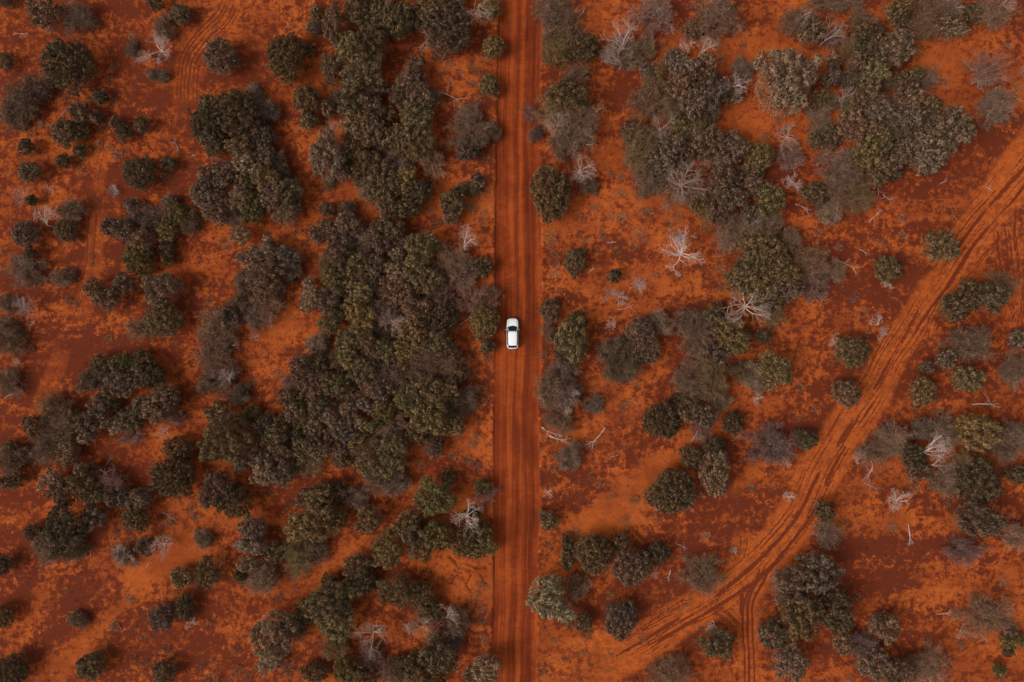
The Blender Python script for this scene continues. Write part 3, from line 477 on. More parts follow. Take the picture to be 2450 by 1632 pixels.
# survey of the scrub: kind, photo x y, half width, half height, tone | short name | label
PLANTS = """
P 102 29 42 36 b
T 183 37 36 34 b
B 16 2 16 16 d
B 167 158 60 62 d | the huge round bush at upper left | huge round dark olive bush standing alone at the upper left of the photo
B 16 149 20 20 d
T 99 201 28 26 p
T 52 235 42 38 b
T 24 267 30 28 b
T 47 276 26 24 b
B 196 272 25 25 b
B 162 319 33 31 d
B 194 311 24 22 d
B 233 282 17 16 b
B 280 295 15 15 b
B 301 319 20 19 d
B 343 300 18 19 d
B 243 233 18 16 d
B 68 353 18 17 d
B 194 363 16 14 d
B 157 387 19 17 d
B 76 413 26 24 d
B 337 415 40 38 d
B 405 392 19 17 d
B 377 10 18 16 d
B 434 37 26 22 d
T 392 63 24 22 b
T 314 118 14 14 b
T 374 180 19 11 g
B 532 139 42 42 b | the brown round bush near the top | medium brown round bush with a twiggy upper edge, near curved wheel marks at top
B 689 141 45 55 o | the tall oval olive bush near the top | large oval olive bush alone on bare red soil near the top
B 738 123 16 16 d
B 757 29 14 16 y
T 752 65 14 14 b
P 799 58 24 50 g
P 791 162 22 42 g
P 856 26 38 34 o
P 898 42 32 36 o
P 953 44 32 45 y
P 919 3 26 22 o
P 882 105 46 44 o
P 830 112 34 36 y
P 869 170 48 42 o
B 738 243 36 34 o
B 741 288 24 22 o
P 785 262 16 16 b
B 568 277 55 64 d | the great domed bush | great smooth domed dark bush, widest of the upper left cluster
B 506 300 45 44 d
B 516 340 35 32 d
B 631 332 32 30 b
P 576 349 32 26 d
T 636 264 24 22 b
P 843 248 38 34 o
P 889 262 32 32 b
P 858 292 38 34 o
P 887 316 34 36 b
P 785 372 42 60 l | the pale ragged tree left of the road | pale grey ragged tree with a notched outline, left edge of the upper grove
P 851 361 30 32 o
P 961 330 34 32 o
P 882 387 32 30 o
T 935 382 34 28 b
P 1032 16 45 32 o
B 1069 75 60 60 b | the broad brownish bush above left of the road | broad brown grey bush left of the road with bare twigs at its top edge
B 1173 24 24 28 y
B 1181 115 26 28 y | the upper olive bush leaning over the road edge | upper of two olive bushes hanging over the left road edge
B 1171 207 25 27 o | the lower olive bush at the road edge | lower of two round olive bushes at the left road edge
B 984 205 38 36 b
B 1014 237 36 36 b
T 1121 272 24 24 b
T 1126 316 46 42 b
T 1171 314 20 20 g
B 1121 361 30 26 b
P 996 288 40 40 y
P 1006 345 40 38 o
T 1032 392 30 26 g
T 1320 18 38 28 b
T 1343 68 48 42 b
T 1330 108 40 36 o
B 1398 118 36 36 d
B 1317 138 18 18 o
T 1377 183 26 26 b
P 1357 228 48 36 o
T 1330 262 42 40 o
T 1392 275 46 42 b
T 1372 322 46 42 b
T 1342 350 28 26 b
T 1275 267 22 24 p | the mauve bush overhanging the right road edge | thin mauve grey bush overhanging the right road edge, upper half of photo
T 1283 319 14 16 p
B 1317 465 46 68 o | the tall oval bush at the right road edge | tall oval olive bush crowding the right road edge above the car
T 1409 442 18 18 b
B 1085 484 32 32 o
B 1077 518 20 20 b
B 1145 434 18 16 b
T 1134 455 12 12 d
T 1108 450 12 12 d
B 1004 458 32 30 d
P 1009 588 38 38 y
P 990 643 36 36 y
T 1085 627 44 38 b
B 1153 640 26 24 d
P 1027 672 36 32 o
T 1111 661 36 34 b
T 1116 714 44 42 p
T 1047 708 40 38 b
B 1056 757 42 40 d
P 996 740 36 36 b
B 1158 771 34 43 y | the round olive bush beside the car | round olive bush at the left road edge right beside the white car
T 1163 716 28 26 b
P 993 792 35 30 o
B 1032 792 30 28 d
B 1375 627 26 34 o | the lone olive bush right of the road above the car | lone olive bush on open soil right of the road, above the white car
B 1469 661 16 16 d
B 1317 745 24 32 g
B 1377 768 26 24 o
T 1315 797 18 18 b
P 996 826 34 32 o
P 1045 818 38 34 o
T 1019 845 40 34 b
T 1058 868 42 38 b
T 1006 905 40 36 b
T 1079 892 26 26 d
P 1045 936 50 42 o
P 996 957 44 42 y
P 1032 996 50 44 y
P 1079 1014 32 30 o
T 1116 952 26 30 b
T 1085 978 34 32 b
B 1001 1030 38 30 d
B 1166 829 18 16 d
B 1072 1143 18 16 d
B 1153 1163 20 18 d
T 1160 1184 22 26 p
P 1038 1190 42 50 v | the bright green tree left of the road | tallest bright green leafy tree, left of the road in the lower half
P 1043 1282 36 40 v | the lower bright green tree | second bright green tree, directly below the tallest green one
P 1370 812 36 56 y | the yellowish tree right of the car | tall yellowish clumped tree standing right of the road level with the car
B 1346 847 22 22 d
T 1354 886 30 26 b
T 1320 939 32 40 g
T 1356 941 38 38 p
B 1383 952 12 12 d
T 1338 1004 30 32 b
T 1422 970 20 16 b
T 1364 1090 26 30 g
T 1464 834 30 28 b
P 996 1274 34 30 b
P 1003 1313 32 28 o
P 1111 1293 36 32 o
P 1147 1285 28 26 y
P 1168 1311 20 22 y | the olive bush at the road edge below the green trees | small yellowish bush touching the left road edge below the bright green trees
P 1134 1319 24 20 y
B 1153 1264 22 20 d
B 1132 1227 20 16 o
B 1009 1423 34 34 o
B 1030 1465 30 28 o
T 1090 1486 28 28 b
T 1058 1497 28 26 p
P 1048 1570 40 46 o
T 1079 1536 24 22 b
B 996 1596 36 36 d
P 1163 1606 36 34 l | the pale bush at the bottom road edge | pale grey clumped bush at the left road edge, very bottom of the photo
P 1126 1617 20 18 g
B 1043 1626 28 18 d
B 1312 1243 22 24 o
B 1357 1300 14 18 d
B 1357 1337 18 22 o
P 1309 1426 44 48 L | the pale roadside tree | palest yellow grey tree, overhanging the right road edge with a big dark shadow
P 1350 1463 24 24 L
T 1383 1405 24 26 b
B 1396 1486 22 22 d
B 1419 1321 46 46 o | the wide bush right of the pale roadside tree | wide dark olive bush above and right of the pale roadside tree
B 1509 1353 45 46 b
B 1483 1295 24 22 o
B 1485 1480 38 48 b | the brown bush left of the fork | tall brown grey bush on the bare ground left of where the wheel tracks fork
T 1567 31 50 38 p
T 1546 112 20 20 b
T 1494 126 38 34 g
T 1713 40 56 44 b
B 1653 76 20 20 b
P 1640 172 36 34 g
P 1624 205 32 32 b
P 1697 222 38 44 g
P 1658 246 34 34 g
T 1556 235 42 38 b
T 1609 255 30 30 o
B 1624 303 24 24 y
T 1541 327 36 32 o
P 1606 348 32 32 g
T 1533 377 40 38 o
P 1585 385 32 30 b
P 1632 366 18 16 g
T 1779 167 22 22 b
B 1745 230 24 22 d
P 1890 183 70 90 l | the great puffed tree at upper right | huge pale tree of many separate leaf puffs, upper right quarter
P 1941 73 30 28 l
T 1912 50 36 30 b
P 1700 345 42 40 g
P 1752 352 38 42 b
P 1656 319 14 18 g
B 1813 379 36 34 y | the mossy green round bush | round mossy green bush on orange soil below the bare orange clearing
B 1954 337 22 24 d
T 1894 377 36 32 p
T 1984 92 30 26 p
T 2065 52 24 28 b
P 1994 146 18 18 g
P 1989 185 20 22 g
B 2068 115 34 34 d
P 2096 131 24 24 g
P 2154 112 34 40 l | the pale oval tree at top right | pale yellowish oval tree of tight puffs near the top right
B 2096 76 18 18 d
P 2149 24 28 26 o
P 2151 50 20 18 b
T 2212 58 36 30 b
T 2225 16 40 28 b
P 2277 65 40 26 g
T 2274 20 32 26 b
B 2321 37 24 28 d
T 2368 34 44 34 b
T 1984 5 38 20 b
T 2039 4 24 16 b
P 2091 178 32 34 y
T 2366 167 48 40 p | the mauve twiggy bush at far upper right | large mauve grey twiggy bush on open ground at the far upper right
T 2379 251 38 34 b
T 2214 193 26 24 b
P 2164 209 26 22 b
P 2076 235 38 34 g
P 2185 235 36 32 g
P 2102 263 42 36 g
P 2164 284 34 30 g
P 2208 288 28 28 g
T 1979 240 20 20 o
P 2279 306 48 50 l | the pale lobed tree at the right end of the grove | pale lobed tree bulging from the right end of the upper right grove
P 2235 316 24 28 l
P 2206 340 26 26 l
P 2036 301 36 34 b
P 2102 340 32 32 y
P 2164 356 32 32 b
P 2230 382 40 32 g
P 2073 368 36 34 y
T 1981 374 30 32 p
T 1973 308 22 26 b
P 2120 395 34 28 b
T 1632 447 52 46 b
T 1556 416 40 36 b
P 1726 431 32 34 b
P 1755 470 26 28 b
P 1721 505 32 28 b
P 1763 431 18 20 b
T 1695 500 22 24 o
P 1844 476 36 36 y
T 1828 531 42 36 g
T 1752 539 36 32 b
T 1810 566 34 30 o
T 1755 574 30 26 b
B 1946 465 34 28 d
P 1818 596 42 36 o
P 1856 599 30 28 y
T 1894 573 22 20 b
P 1797 630 34 34 o
P 1771 670 36 34 o
P 1820 690 42 38 y
P 1878 648 40 36 o
P 1883 690 36 34 b
P 1850 638 28 28 o
T 1941 635 40 40 b
T 1946 682 30 30 p
T 1849 750 28 30 o
P 1838 716 34 32 o
B 1711 741 20 20 d
P 1703 762 22 22 o
T 1582 774 26 24 b
T 1640 766 30 24 b
T 1669 786 36 32 b
B 1530 790 34 30 b
P 1745 794 36 36 y
P 1718 779 24 24 d
T 2023 410 36 34 b
T 2055 463 38 36 o
T 1989 460 40 36 b
P 2107 413 32 28 o
B 2138 413 18 20 d
T 1989 503 28 24 g
P 2253 591 42 36 o | the round bush beside the upper diagonal track | dark round clumped bush on the left edge of the diagonal track, upper part
B 2123 643 33 31 o | the round bush above the white dead shrub | round dark bush with a small white dead shrub poking out below it
P 2285 735 34 30 d
P 2327 708 36 36 d | the long dark hedge of bushes | middle of three dark clumped bushes in an oblong row right of the track
P 2374 709 38 34 d
T 2402 682 32 30 b
T 2002 648 18 22 b
T 1958 655 20 26 b
T 2324 822 40 40 b | the grey brown bush right of the track | rounded grey brown twiggy bush right of the diagonal track above green tinged one
B 1538 834 42 38 b
T 1486 880 36 44 d
T 1658 816 36 32 b
T 1687 823 30 28 b
P 1705 852 28 24 g
T 1663 892 40 34 b
T 1697 880 34 32 o
T 1653 923 42 36 b
T 1697 920 38 34 o
P 1763 820 36 30 y
B 1823 806 20 18 d
T 1768 889 24 24 d
P 1854 886 40 44 y | the yellowish tree with a pale dead side | large yellowish tree whose left side is pale dead twigs, right of centre
T 1807 904 32 28 g
T 1726 962 20 18 g
B 1585 1004 44 48 d | the dark bush above the sandy streak | big dark bush above the bright sandy streak right of the road
B 1632 960 24 20 d
P 1648 983 28 26 g
P 1684 994 28 28 g
T 1684 1022 30 26 p
B 1752 1012 28 24 d
T 1847 1067 44 50 p | the mauve bush left of the track | tall mauve grey twiggy bush left of the middle of the diagonal track
B 1925 1051 26 26 d | the small round dark bush left of the track | small round dark bush between the mauve bush and the diagonal track
B 1653 1093 28 28 d
B 1705 1067 26 26 d
P 1711 1133 36 52 l | the ring crowned tree | tall tree with pale puffs in a ring, right of the big round olive bush
B 1606 1175 54 58 o | the big round olive bush at the end of the sandy streak | big round olive bush below the bright sandy streak
B 2036 842 40 38 o | the upper round bush beside the track | upper of two round bushes left of the diagonal track, fine textured olive
B 2023 941 33 32 g | the lower round bush beside the track | lower of two round bushes left of the diagonal track, greyer and clumpier
B 2259 860 24 22 g
B 2214 878 17 15 g
P 2316 905 36 30 y | the green tinged bush right of the track | green tinged clumped bush below the grey brown bush right of the track
P 2214 939 31 33 o | the round bush right of the track | round olive clumped bush alone right of the diagonal track
B 2434 813 24 24 g
T 2429 886 38 36 g
P 2342 1035 46 44 y | the large yellowish tree at right | large yellowish tree in the right hand grove, below the flat dead branch
T 2259 1035 36 34 g
T 2214 1027 24 22 g
T 2138 1056 32 32 g
B 2178 1088 32 30 d
B 2196 1124 26 24 b
T 2086 1085 32 28 b
T 2402 1077 34 34 b
T 2429 1043 28 30 g
B 2429 1132 30 22 d
P 2350 1158 54 52 d | the large dark tree at right | largest dark tree at the right, below the yellowish tree
T 2272 1148 34 32 b
T 2316 1114 34 28 o
P 2345 1245 54 40 g | the broad clumped tree at lower right | broad grey clumped tree hugging the underside of the large dark tree
B 1968 1222 24 24 o | the small olive bush at the track bend | small round olive bush right of the track where it starts to bend
T 1981 1282 30 28 g
B 1575 1321 28 26 d
T 1682 1379 42 46 g | the grey twiggy bush touching the track | round grey twiggy bush touching the left edge of the diagonal track
P 1721 1544 40 34 o | the round bush at the track fork | round olive clumped bush inside the fork of the wheel tracks
T 1606 1609 42 34 b
P 1894 1400 50 42 g | the western tree of the lower right cluster | clumped tree nearest the wheel tracks in the lower right cluster of four
P 1920 1474 46 56 o
P 1962 1370 46 48 g | the top tree of the lower right cluster | top tree of the tight lower right cluster of four clumped trees
P 2000 1465 50 44 d
B 1847 1515 34 38 g | the round grey bush beside the fork | round grey bush between the wheel track fork and the cluster of four trees
P 1894 1588 38 42 g
T 2306 1324 44 34 p
T 2442 1287 34 38 b
T 2368 1476 54 42 g | the grey bush at far lower right | wide grey bush with bare pale twigs at both ends, far lower right
P 2120 1504 35 34 g | the round pale bush near the bottom right | round pale grey bush alone on orange soil near the bottom right
B 2013 1533 22 28 b
T 2070 1546 34 26 p
P 2096 1593 38 36 g
P 2149 1606 32 32 b
T 2217 1596 46 38 b
B 2410 1533 20 18 v | the vivid green bush | vivid green low bush near the bottom right corner
B 2444 1531 14 14 v
B 2387 1599 15 14 v
B 2405 1554 14 12 d
B 2413 1507 18 13 b
P 157 1258 46 50 d | the dark puffed tree at lower left | tall dark tree of rounded puffs at the lower left
T 112 1311 36 34 b
T 167 1316 34 24 d
B 86 1272 22 20 d
P 222 1238 30 28 g
B 329 1238 36 30 o
B 350 1306 22 24 b
T 293 1327 20 20 g
B 10 1350 24 26 d
B 8 1473 26 28 d
B 34 1599 38 38 d
B 220 1591 32 36 d | the dark bush at bottom left | compact dark bush alone on the orange streak at the bottom left
B 395 1606 28 28 d
T 188 1483 18 14 b
B 437 1379 25 26 o | the left of the paired round bushes | left one of two small round bushes side by side, lower left
P 493 1374 30 38 o | the right of the paired round bushes | right one of two small round bushes side by side, lower left
B 392 1473 30 34 b
B 445 1450 24 32 d
T 484 1290 18 18 g
P 520 1172 44 42 b
B 563 1195 42 42 d
P 605 1264 34 30 g | the grey notched tree at lower left | pale grey notched tree rising above the orange streak, lower left of centre
P 602 1302 34 26 l
P 597 1348 26 18 l
T 621 1386 34 34 g
B 579 1376 16 18 d
B 663 1321 28 28 d
P 762 1251 50 44 o
P 715 1261 34 36 y
P 798 1236 30 30 o
T 715 1330 40 40 y
T 751 1316 28 26 b
P 882 1243 34 30 o
P 924 1319 42 38 y | the rounded yellowish tree at lower centre | rounded yellowish tree of tight puffs, lower centre left of the road
P 856 1353 36 30 d
B 874 1386 32 28 d
P 974 1258 36 34 o
P 785 1445 56 46 o
P 800 1487 46 44 y
P 838 1415 28 28 y
B 790 1393 22 20 d
B 738 1457 30 30 o
P 657 1520 52 56 l | the pale ragged tree at bottom centre left | large pale grey ragged tree near the bottom, left of centre
P 641 1588 28 24 l
T 699 1504 28 28 d
P 948 1415 44 36 o
T 887 1567 26 24 p
T 806 1544 32 32 o
B 832 1598 36 32 v
B 871 1614 34 28 d
B 754 1606 34 22 d
T 948 1601 34 30 b
T 16 816 34 34 b
T 10 915 30 34 b
B 251 878 30 30 d
B 295 871 32 26 v
B 342 868 34 28 d
T 209 915 24 26 b
P 288 912 34 28 g
P 324 902 26 26 g
B 371 899 34 30 d
P 256 941 22 22 g
P 297 933 20 16 l
P 238 973 24 24 g
P 243 1007 22 26 g
P 275 1017 22 22 l
P 209 1014 26 26 b
P 211 1043 18 16 g
B 277 970 16 14 v
B 316 999 30 34 d
P 337 973 18 28 l
P 379 973 40 36 g
P 397 949 30 26 g
T 408 988 28 30 p
T 309 1048 28 22 p
T 131 983 40 36 d
T 162 1020 38 32 b
B 92 1017 28 26 d
T 118 1048 36 30 b
P 160 1072 26 22 l
P 162 1097 24 18 g
T 105 1082 30 28 b
B 60 1088 20 22 b
B 26 1072 20 18 d
T 26 1111 36 30 b
B 31 1150 28 20 d
P 194 1122 14 14 l
P 216 1119 14 13 g
P 126 1148 27 27 l | the pale tree at left | pale grey rounded tree on the left edge of the lower left grove
P 146 1181 34 32 b
P 199 1152 32 30 o
P 217 1179 30 26 o
T 272 1158 36 34 p
P 282 1189 28 24 g
B 431 1072 36 28 d
B 418 1140 52 52 d | the dark round tree left of centre | large dark round tree in the left hand grove below the dark wash
B 337 1192 36 28 b
T 516 826 42 44 b
T 506 864 40 34 b
T 529 897 34 28 p
T 568 946 20 22 b
T 498 918 24 24 b
B 725 876 30 26 b
B 767 865 26 22 d
T 694 920 24 26 p
P 759 902 24 20 b
P 736 928 24 22 b
P 799 918 32 28 y
P 767 967 26 26 o
B 720 969 20 22 v
P 686 954 22 22 o
B 830 902 16 18 d
P 833 983 22 22 l | the pale puff in the central grove | roundest pale puff tree in the grove left of the lower road
P 793 1001 24 22 l
P 859 1012 18 16 l
P 825 1032 32 28 g
P 749 1022 20 24 l
P 715 1014 20 20 y
P 751 1048 20 18 g
P 712 1043 20 18 o
P 795 1037 20 22 g
P 872 967 14 16 g
P 895 980 14 16 g
P 895 1020 16 18 y
B 921 983 34 26 v
T 921 1027 32 30 b
P 655 1043 32 38 o
P 720 1074 30 26 o
P 765 1079 30 24 o
P 673 1084 24 24 b
P 626 1101 28 28 g
P 629 1134 32 28 l | the pale clumped tree below centre left | pale clumped tree at the lower edge of the grove left of the road
P 676 1137 28 28 g
T 738 1111 34 26 o
P 814 1077 18 16 g
B 819 1103 24 18 d
P 854 1064 16 16 y
P 540 1055 60 66 o | the biggest clumped tree at left | biggest dark clumped tree, with many small puffs, left of the central grove
P 521 989 34 24 o
B 605 991 24 20 v
P 579 1108 20 22 g
P 830 829 30 28 y
P 833 860 26 22 y
P 874 815 32 28 o
P 919 836 30 30 y
P 966 839 26 26 y
T 882 862 34 30 b
P 869 886 34 30 o
T 935 912 34 32 b
P 969 908 32 30 o
P 914 928 28 26 b
P 893 941 14 16 y
P 968 941 28 26 y
P 940 1067 34 34 y
T 882 1069 32 28 b
P 932 1111 38 30 y
P 877 1113 32 26 o
T 903 1150 36 28 b
T 947 1158 30 26 b
T 961 1030 26 26 b
B 804 1176 32 24 d
P 762 1189 40 30 o
T 856 1197 30 24 b
P 725 1194 20 20 d
T 165 505 26 26 b
B 160 552 26 26 d
B 65 560 32 30 b
B 78 604 14 14 d
T 55 643 40 36 b | the grey twiggy bush at the left edge | wide grey brown twiggy bush at the left edge of the photo
T 146 664 18 20 b
T 170 664 14 14 p
T 16 727 18 18 b
B 78 481 13 13 d
T 8 787 26 24 b
B 316 492 18 16 b
B 269 546 24 22 b
P 298 552 28 28 b
T 337 526 34 28 p
T 377 520 28 28 b
B 431 512 28 26 v
B 408 484 18 18 b
T 452 531 22 20 b
B 403 554 24 26 y
P 337 575 30 24 b
B 335 622 40 36 v | the mossy green bush at left | mossy green bush in the left hand cluster, darker than the soil around
B 403 594 20 18 d
B 403 622 15 14 o
P 228 687 22 26 b
P 293 679 26 28 b
P 254 716 30 26 b | the lower lobe of the heart shaped bushes | lowest of three joined brown bushes forming a heart shape at left
P 382 690 40 44 b
B 392 766 46 44 o | the big olive bush left of the bare strip | big olive bush at the lower end of a leafy column, left
T 327 787 26 26 b
B 537 421 34 34 g
P 639 426 36 34 o
B 597 434 26 24 y
B 608 492 36 36 v | the green bush in the upper left grove | greenest bush of the upper left grove, mossy green between grey brown trees
P 652 460 38 34 b
P 689 456 30 34 o
P 681 512 30 26 g
P 707 497 16 16 g
P 511 492 40 36 b
P 574 473 30 32 g
P 608 393 30 26 l
P 576 390 22 24 l
B 486 465 28 30 b
B 785 502 18 18 b | the small lone bush between the groves | small round bush alone on red soil between the upper and central groves
T 830 502 16 18 b
T 788 434 12 12 d
P 576 562 22 24 l | the pale tip of the upright grove | small pale clumped bush at the top left tip of the upright grove
P 644 578 16 16 g
P 636 609 36 28 g
P 589 619 22 24 g
P 689 617 27 28 g | the round lobe right of the upright grove | round grey clumped tree on the right side of the upright grove
P 631 650 42 32 b
T 589 669 24 26 b
B 642 690 42 32 b
T 576 724 22 26 b
T 636 730 38 32 b
T 608 764 26 24 b
T 691 651 22 20 b
T 521 774 40 34 b
B 555 758 22 24 b
B 833 546 38 34 g
P 812 594 36 34 b
P 908 549 24 24 o
P 940 549 26 26 o
P 916 582 24 24 b
T 869 588 34 30 b
P 950 609 20 19 l | the small pale puff in the big grove | small pale puff beside a dark gap in the big grove above left of the car
P 856 632 26 28 y
P 898 629 26 24 b
P 880 656 22 22 y
P 817 643 24 24 o
P 793 666 28 24 y
P 948 653 24 23 l
P 741 677 14 14 l
P 746 709 28 26 l | the pale tree at the left tip of the big grove | pale clumped tree at the left tip of the big grove above left of the car
P 733 731 18 15 l
P 861 698 34 28 y | the yellowish puffed tree in the big grove | broad yellowish puffed tree in the middle of the big grove left of the car
P 882 724 20 18 y
P 814 687 28 24 o
P 785 724 32 28 b
P 814 742 26 26 o
P 864 758 38 34 y
P 791 772 26 26 o
P 961 701 32 32 b
B 927 688 30 30 b
T 929 742 36 32 b
P 953 789 22 20 l | the pale bush with a dead tree above it | pale round puff below a spidery dead tree, left of the car
P 851 799 38 26 y
T 898 794 30 26 b
P 856 416 28 26 o
P 919 439 42 38 o
P 966 426 34 30 y
T 882 441 28 26 b
P 919 472 30 26 o
B 974 499 36 22 o
T 984 470 22 20 b
P 921 405 26 24 b
"""
DEADS = """
R 382 118 38 0 w | the pale spidery dead tree at upper left | spidery dead tree with a dark base and long pale limbs, upper left
F 340 141 26 245 w
L 52 78 34 10 w
L 426 335 36 90 w
B 445 267 11 0 g
L 465 369 16 25 w
B 97 298 12 0 p
L 144 272 24 120 w
L 644 275 48 280 w
F 793 300 34 100 p
R 940 400 32 0 p
L 957 168 40 115 w
F 1142 34 46 262 w
L 1010 112 50 235 w
L 1031 130 42 250 w
L 1098 230 72 345 w
R 1320 14 24 0 w
L 1404 33 34 20 w
F 1459 139 46 165 p | the fan of dead branches | fan shaped pinkish dead branches pointing left, right of the road near the top
R 1335 300 34 0 w
F 1404 388 44 50 p | the leaning pink dead shrub | pink white dead shrub leaning up right beside the tall oval bush
F 1386 420 34 260 w
F 1108 562 44 92 w | the forked white dead tree | forked white dead tree with a bare trunk just left of the road
R 1061 599 17 0 g
F 1085 632 40 80 b
R 1019 729 16 0 w
L 1090 784 54 215 p
L 1153 705 30 350 w
L 1330 650 20 80 w
L 1410 640 22 75 w
L 1462 590 26 225 w
R 1459 701 24 0 p
F 1459 777 22 160 w
L 1085 962 50 10 p
B 1022 1077 17 0 k | the pinkish dead shrub | small pinkish dead shrub at the lower tip of the grove left of the road
L 1335 845 34 200 w
R 1352 950 36 0 w | the tangle of pale dead branches | tangle of pale dead branches over a grey bush right of the road
L 1312 1062 62 290 w | the left fallen dead limb | left of two fallen pale limbs lying side by side right of the road
L 1335 1078 60 300 w | the right fallen dead limb | right of two fallen pale limbs lying side by side right of the road
L 1438 1066 64 257 w | the long fallen white tree | long fallen white tree trunk with branches spread at both ends
L 1466 1100 26 225 w
R 1312 1179 14 0 w
R 1116 1235 42 0 w | the radiating dead limbs beside the road | dark radiating dead limbs between the green trees and the road
F 1079 1462 36 60 w
R 1011 1504 40 0 g | the dark grey dead fan | dark grey mass of dead limbs sweeping left, bottom left of the road
L 1092 1580 46 95 w
F 1496 78 52 82 w | the upright bare trunk | upright bare dead tree with a thin pale trunk, upper right of the road
R 1494 132 38 0 g
R 1575 12 34 0 p
R 1707 18 40 0 p
F 1637 108 28 130 w
F 1695 108 34 45 w
R 1756 205 36 0 w | the crooked dead tree | crooked bare pale dead tree left of the great puffed tree
R 1580 306 40 0 p
F 1513 375 20 120 w
R 1713 388 34 0 p
R 1886 327 36 0 p | the pinkish dead tree | many branched pinkish white dead tree below the great puffed tree
F 1925 42 34 110 w
F 2000 75 40 40 p | the pink antler dead tree | pinkish dead tree with antler like limbs near the top right
R 2021 230 26 0 w
F 2036 366 34 120 p
L 2225 225 28 330 w
R 2275 15 26 0 w
F 2415 8 32 10 w
R 2345 190 30 0 p
F 2444 170 18 190 k
R 1632 440 54 0 p | the brown wheel shaped dead bush | large brown wheel of dead limbs on the edge of the upper right grove
F 1832 450 26 80 p
R 1792 540 30 0 p
R 1896 432 27 0 w | the curly white dead shrub | curly white dead shrub in a red clearing right of the grove
L 1938 491 50 355 w
R 1632 604 56 0 w | the sprawling white dead tree | sprawling white dead tree alone on bright orange soil, right of the road
B 1622 656 10 0 w
B 1527 682 27 0 w | the white dead shrub below left of it | dense white dead shrub left and below the sprawling white dead tree
R 1483 709 22 0 w
L 1508 745 42 350 w
R 1828 625 26 0 p
R 1789 732 62 0 p | the giant spidery dead tree | giant grey spidery dead tree with the longest limbs, right of centre
L 1908 550 30 350 w
L 1989 462 32 30 w
L 2096 505 46 60 w
L 2104 445 32 90 w
L 2125 484 34 300 w
L 2277 512 28 135 g
L 2366 440 28 120 w
L 2261 429 24 45 w
F 2123 683 20 250 w | the small white dead shrub | small bright white dead shrub touching a round bush left of the track
R 2007 593 14 0 g
L 2044 630 50 350 w
L 2072 605 26 330 w
F 2100 762 22 110 w
F 2112 796 24 165 w
F 1560 826 34 20 p
R 1676 838 26 0 p
F 1731 850 22 60 p
R 1812 954 14 0 w | the tiny white dead shrub | tiny bright white dead shrub on red soil below the yellowish tree
L 1652 1034 44 210 w
L 1522 954 20 90 w
L 1776 1046 40 20 w
F 1873 1093 34 305 p
R 1886 1190 17 0 w | the star shaped white dead shrub | star shaped small white dead shrub close to the diagonal track
F 1997 816 26 200 w
L 2379 965 72 3 w | the flat dead branch at right | flat pale dead branch lying crosswise on red soil at the right
F 2055 1085 24 130 w
L 2117 1128 62 320 w
F 2246 1068 50 30 w | the forked pale limbs | forked pale limbs of a dead tree in the right hand grove
F 2268 1110 44 10 p
L 2340 1118 40 35 w
R 2149 1198 32 0 w | the shaggy white dead tree | shaggy white dead tree on orange soil, lower right
L 2096 1174 40 325 p
L 2175 1292 54 270 w | the white dead limb below the shaggy dead tree | white forked dead limb lying below the shaggy white dead tree
L 2410 1040 34 315 p
B 1564 1368 22 0 k
L 1564 1306 34 60 w
L 1640 1306 32 350 w
B 1755 1316 12 0 w | the tiny white tuft by the track | tiny white dead tuft left of the diagonal track
L 1722 1389 34 350 p
L 1533 1395 34 260 w
L 1598 1384 30 250 w
L 1823 1462 30 35 g
F 1704 1506 20 240 w
R 1596 1612 28 0 w
L 2269 1480 44 340 w
R 2300 1512 20 0 p
L 2352 1530 30 300 w
L 2418 1460 26 240 w
R 2062 1560 24 0 p
R 390 1303 34 0 k | the pink radiating dead shrub | large pinkish dead shrub radiating like a star, lower left
R 293 1325 30 0 w
B 324 1348 17 0 k
L 352 1345 20 80 w
L 415 1232 40 350 w
B 309 1436 14 30 p
R 458 1491 16 0 w
L 216 1318 20 90 w
B 484 1274 17 0 k
L 535 1345 26 60 w
R 893 1517 50 0 p | the mauve dead tree | big mauve grey dead tree near the bottom, left of the road
L 975 1334 42 200 g
F 984 1502 22 60 w
R 625 1270 20 0 w
L 570 1312 26 350 w
L 58 917 40 330 w
L 26 939 34 40 w
R 42 868 12 0 w
R 390 1033 18 0 w
L 267 1101 30 40 w
L 240 1126 30 30 w
R 272 1160 26 0 p
F 540 900 30 110 w | the small white branching dead tree | small white branching dead tree on a twiggy bush, left of centre
R 610 806 15 0 k
L 791 822 26 350 k
R 929 886 30 0 p
F 921 1027 30 85 g
L 975 975 26 320 w
B 272 457 20 0 w | the white pompom dead shrub | round white pompom of dead twigs alone on red soil at left
F 47 468 28 165 k
L 118 452 36 300 w
F 105 510 38 88 w
L 86 518 36 280 w
F 63 724 34 70 p
L 70 785 36 240 w
F 60 745 30 250 p
R 178 524 16 0 p
L 365 565 34 325 w
L 462 505 34 290 g
R 935 768 40 0 p | the spidery dead tree left of the car | spidery grey dead tree over a pale puff, left of the car
R 778 533 12 0 w
L 807 512 20 260 w
L 1024 440 28 20 w
R 55 640 30 0 p
"""
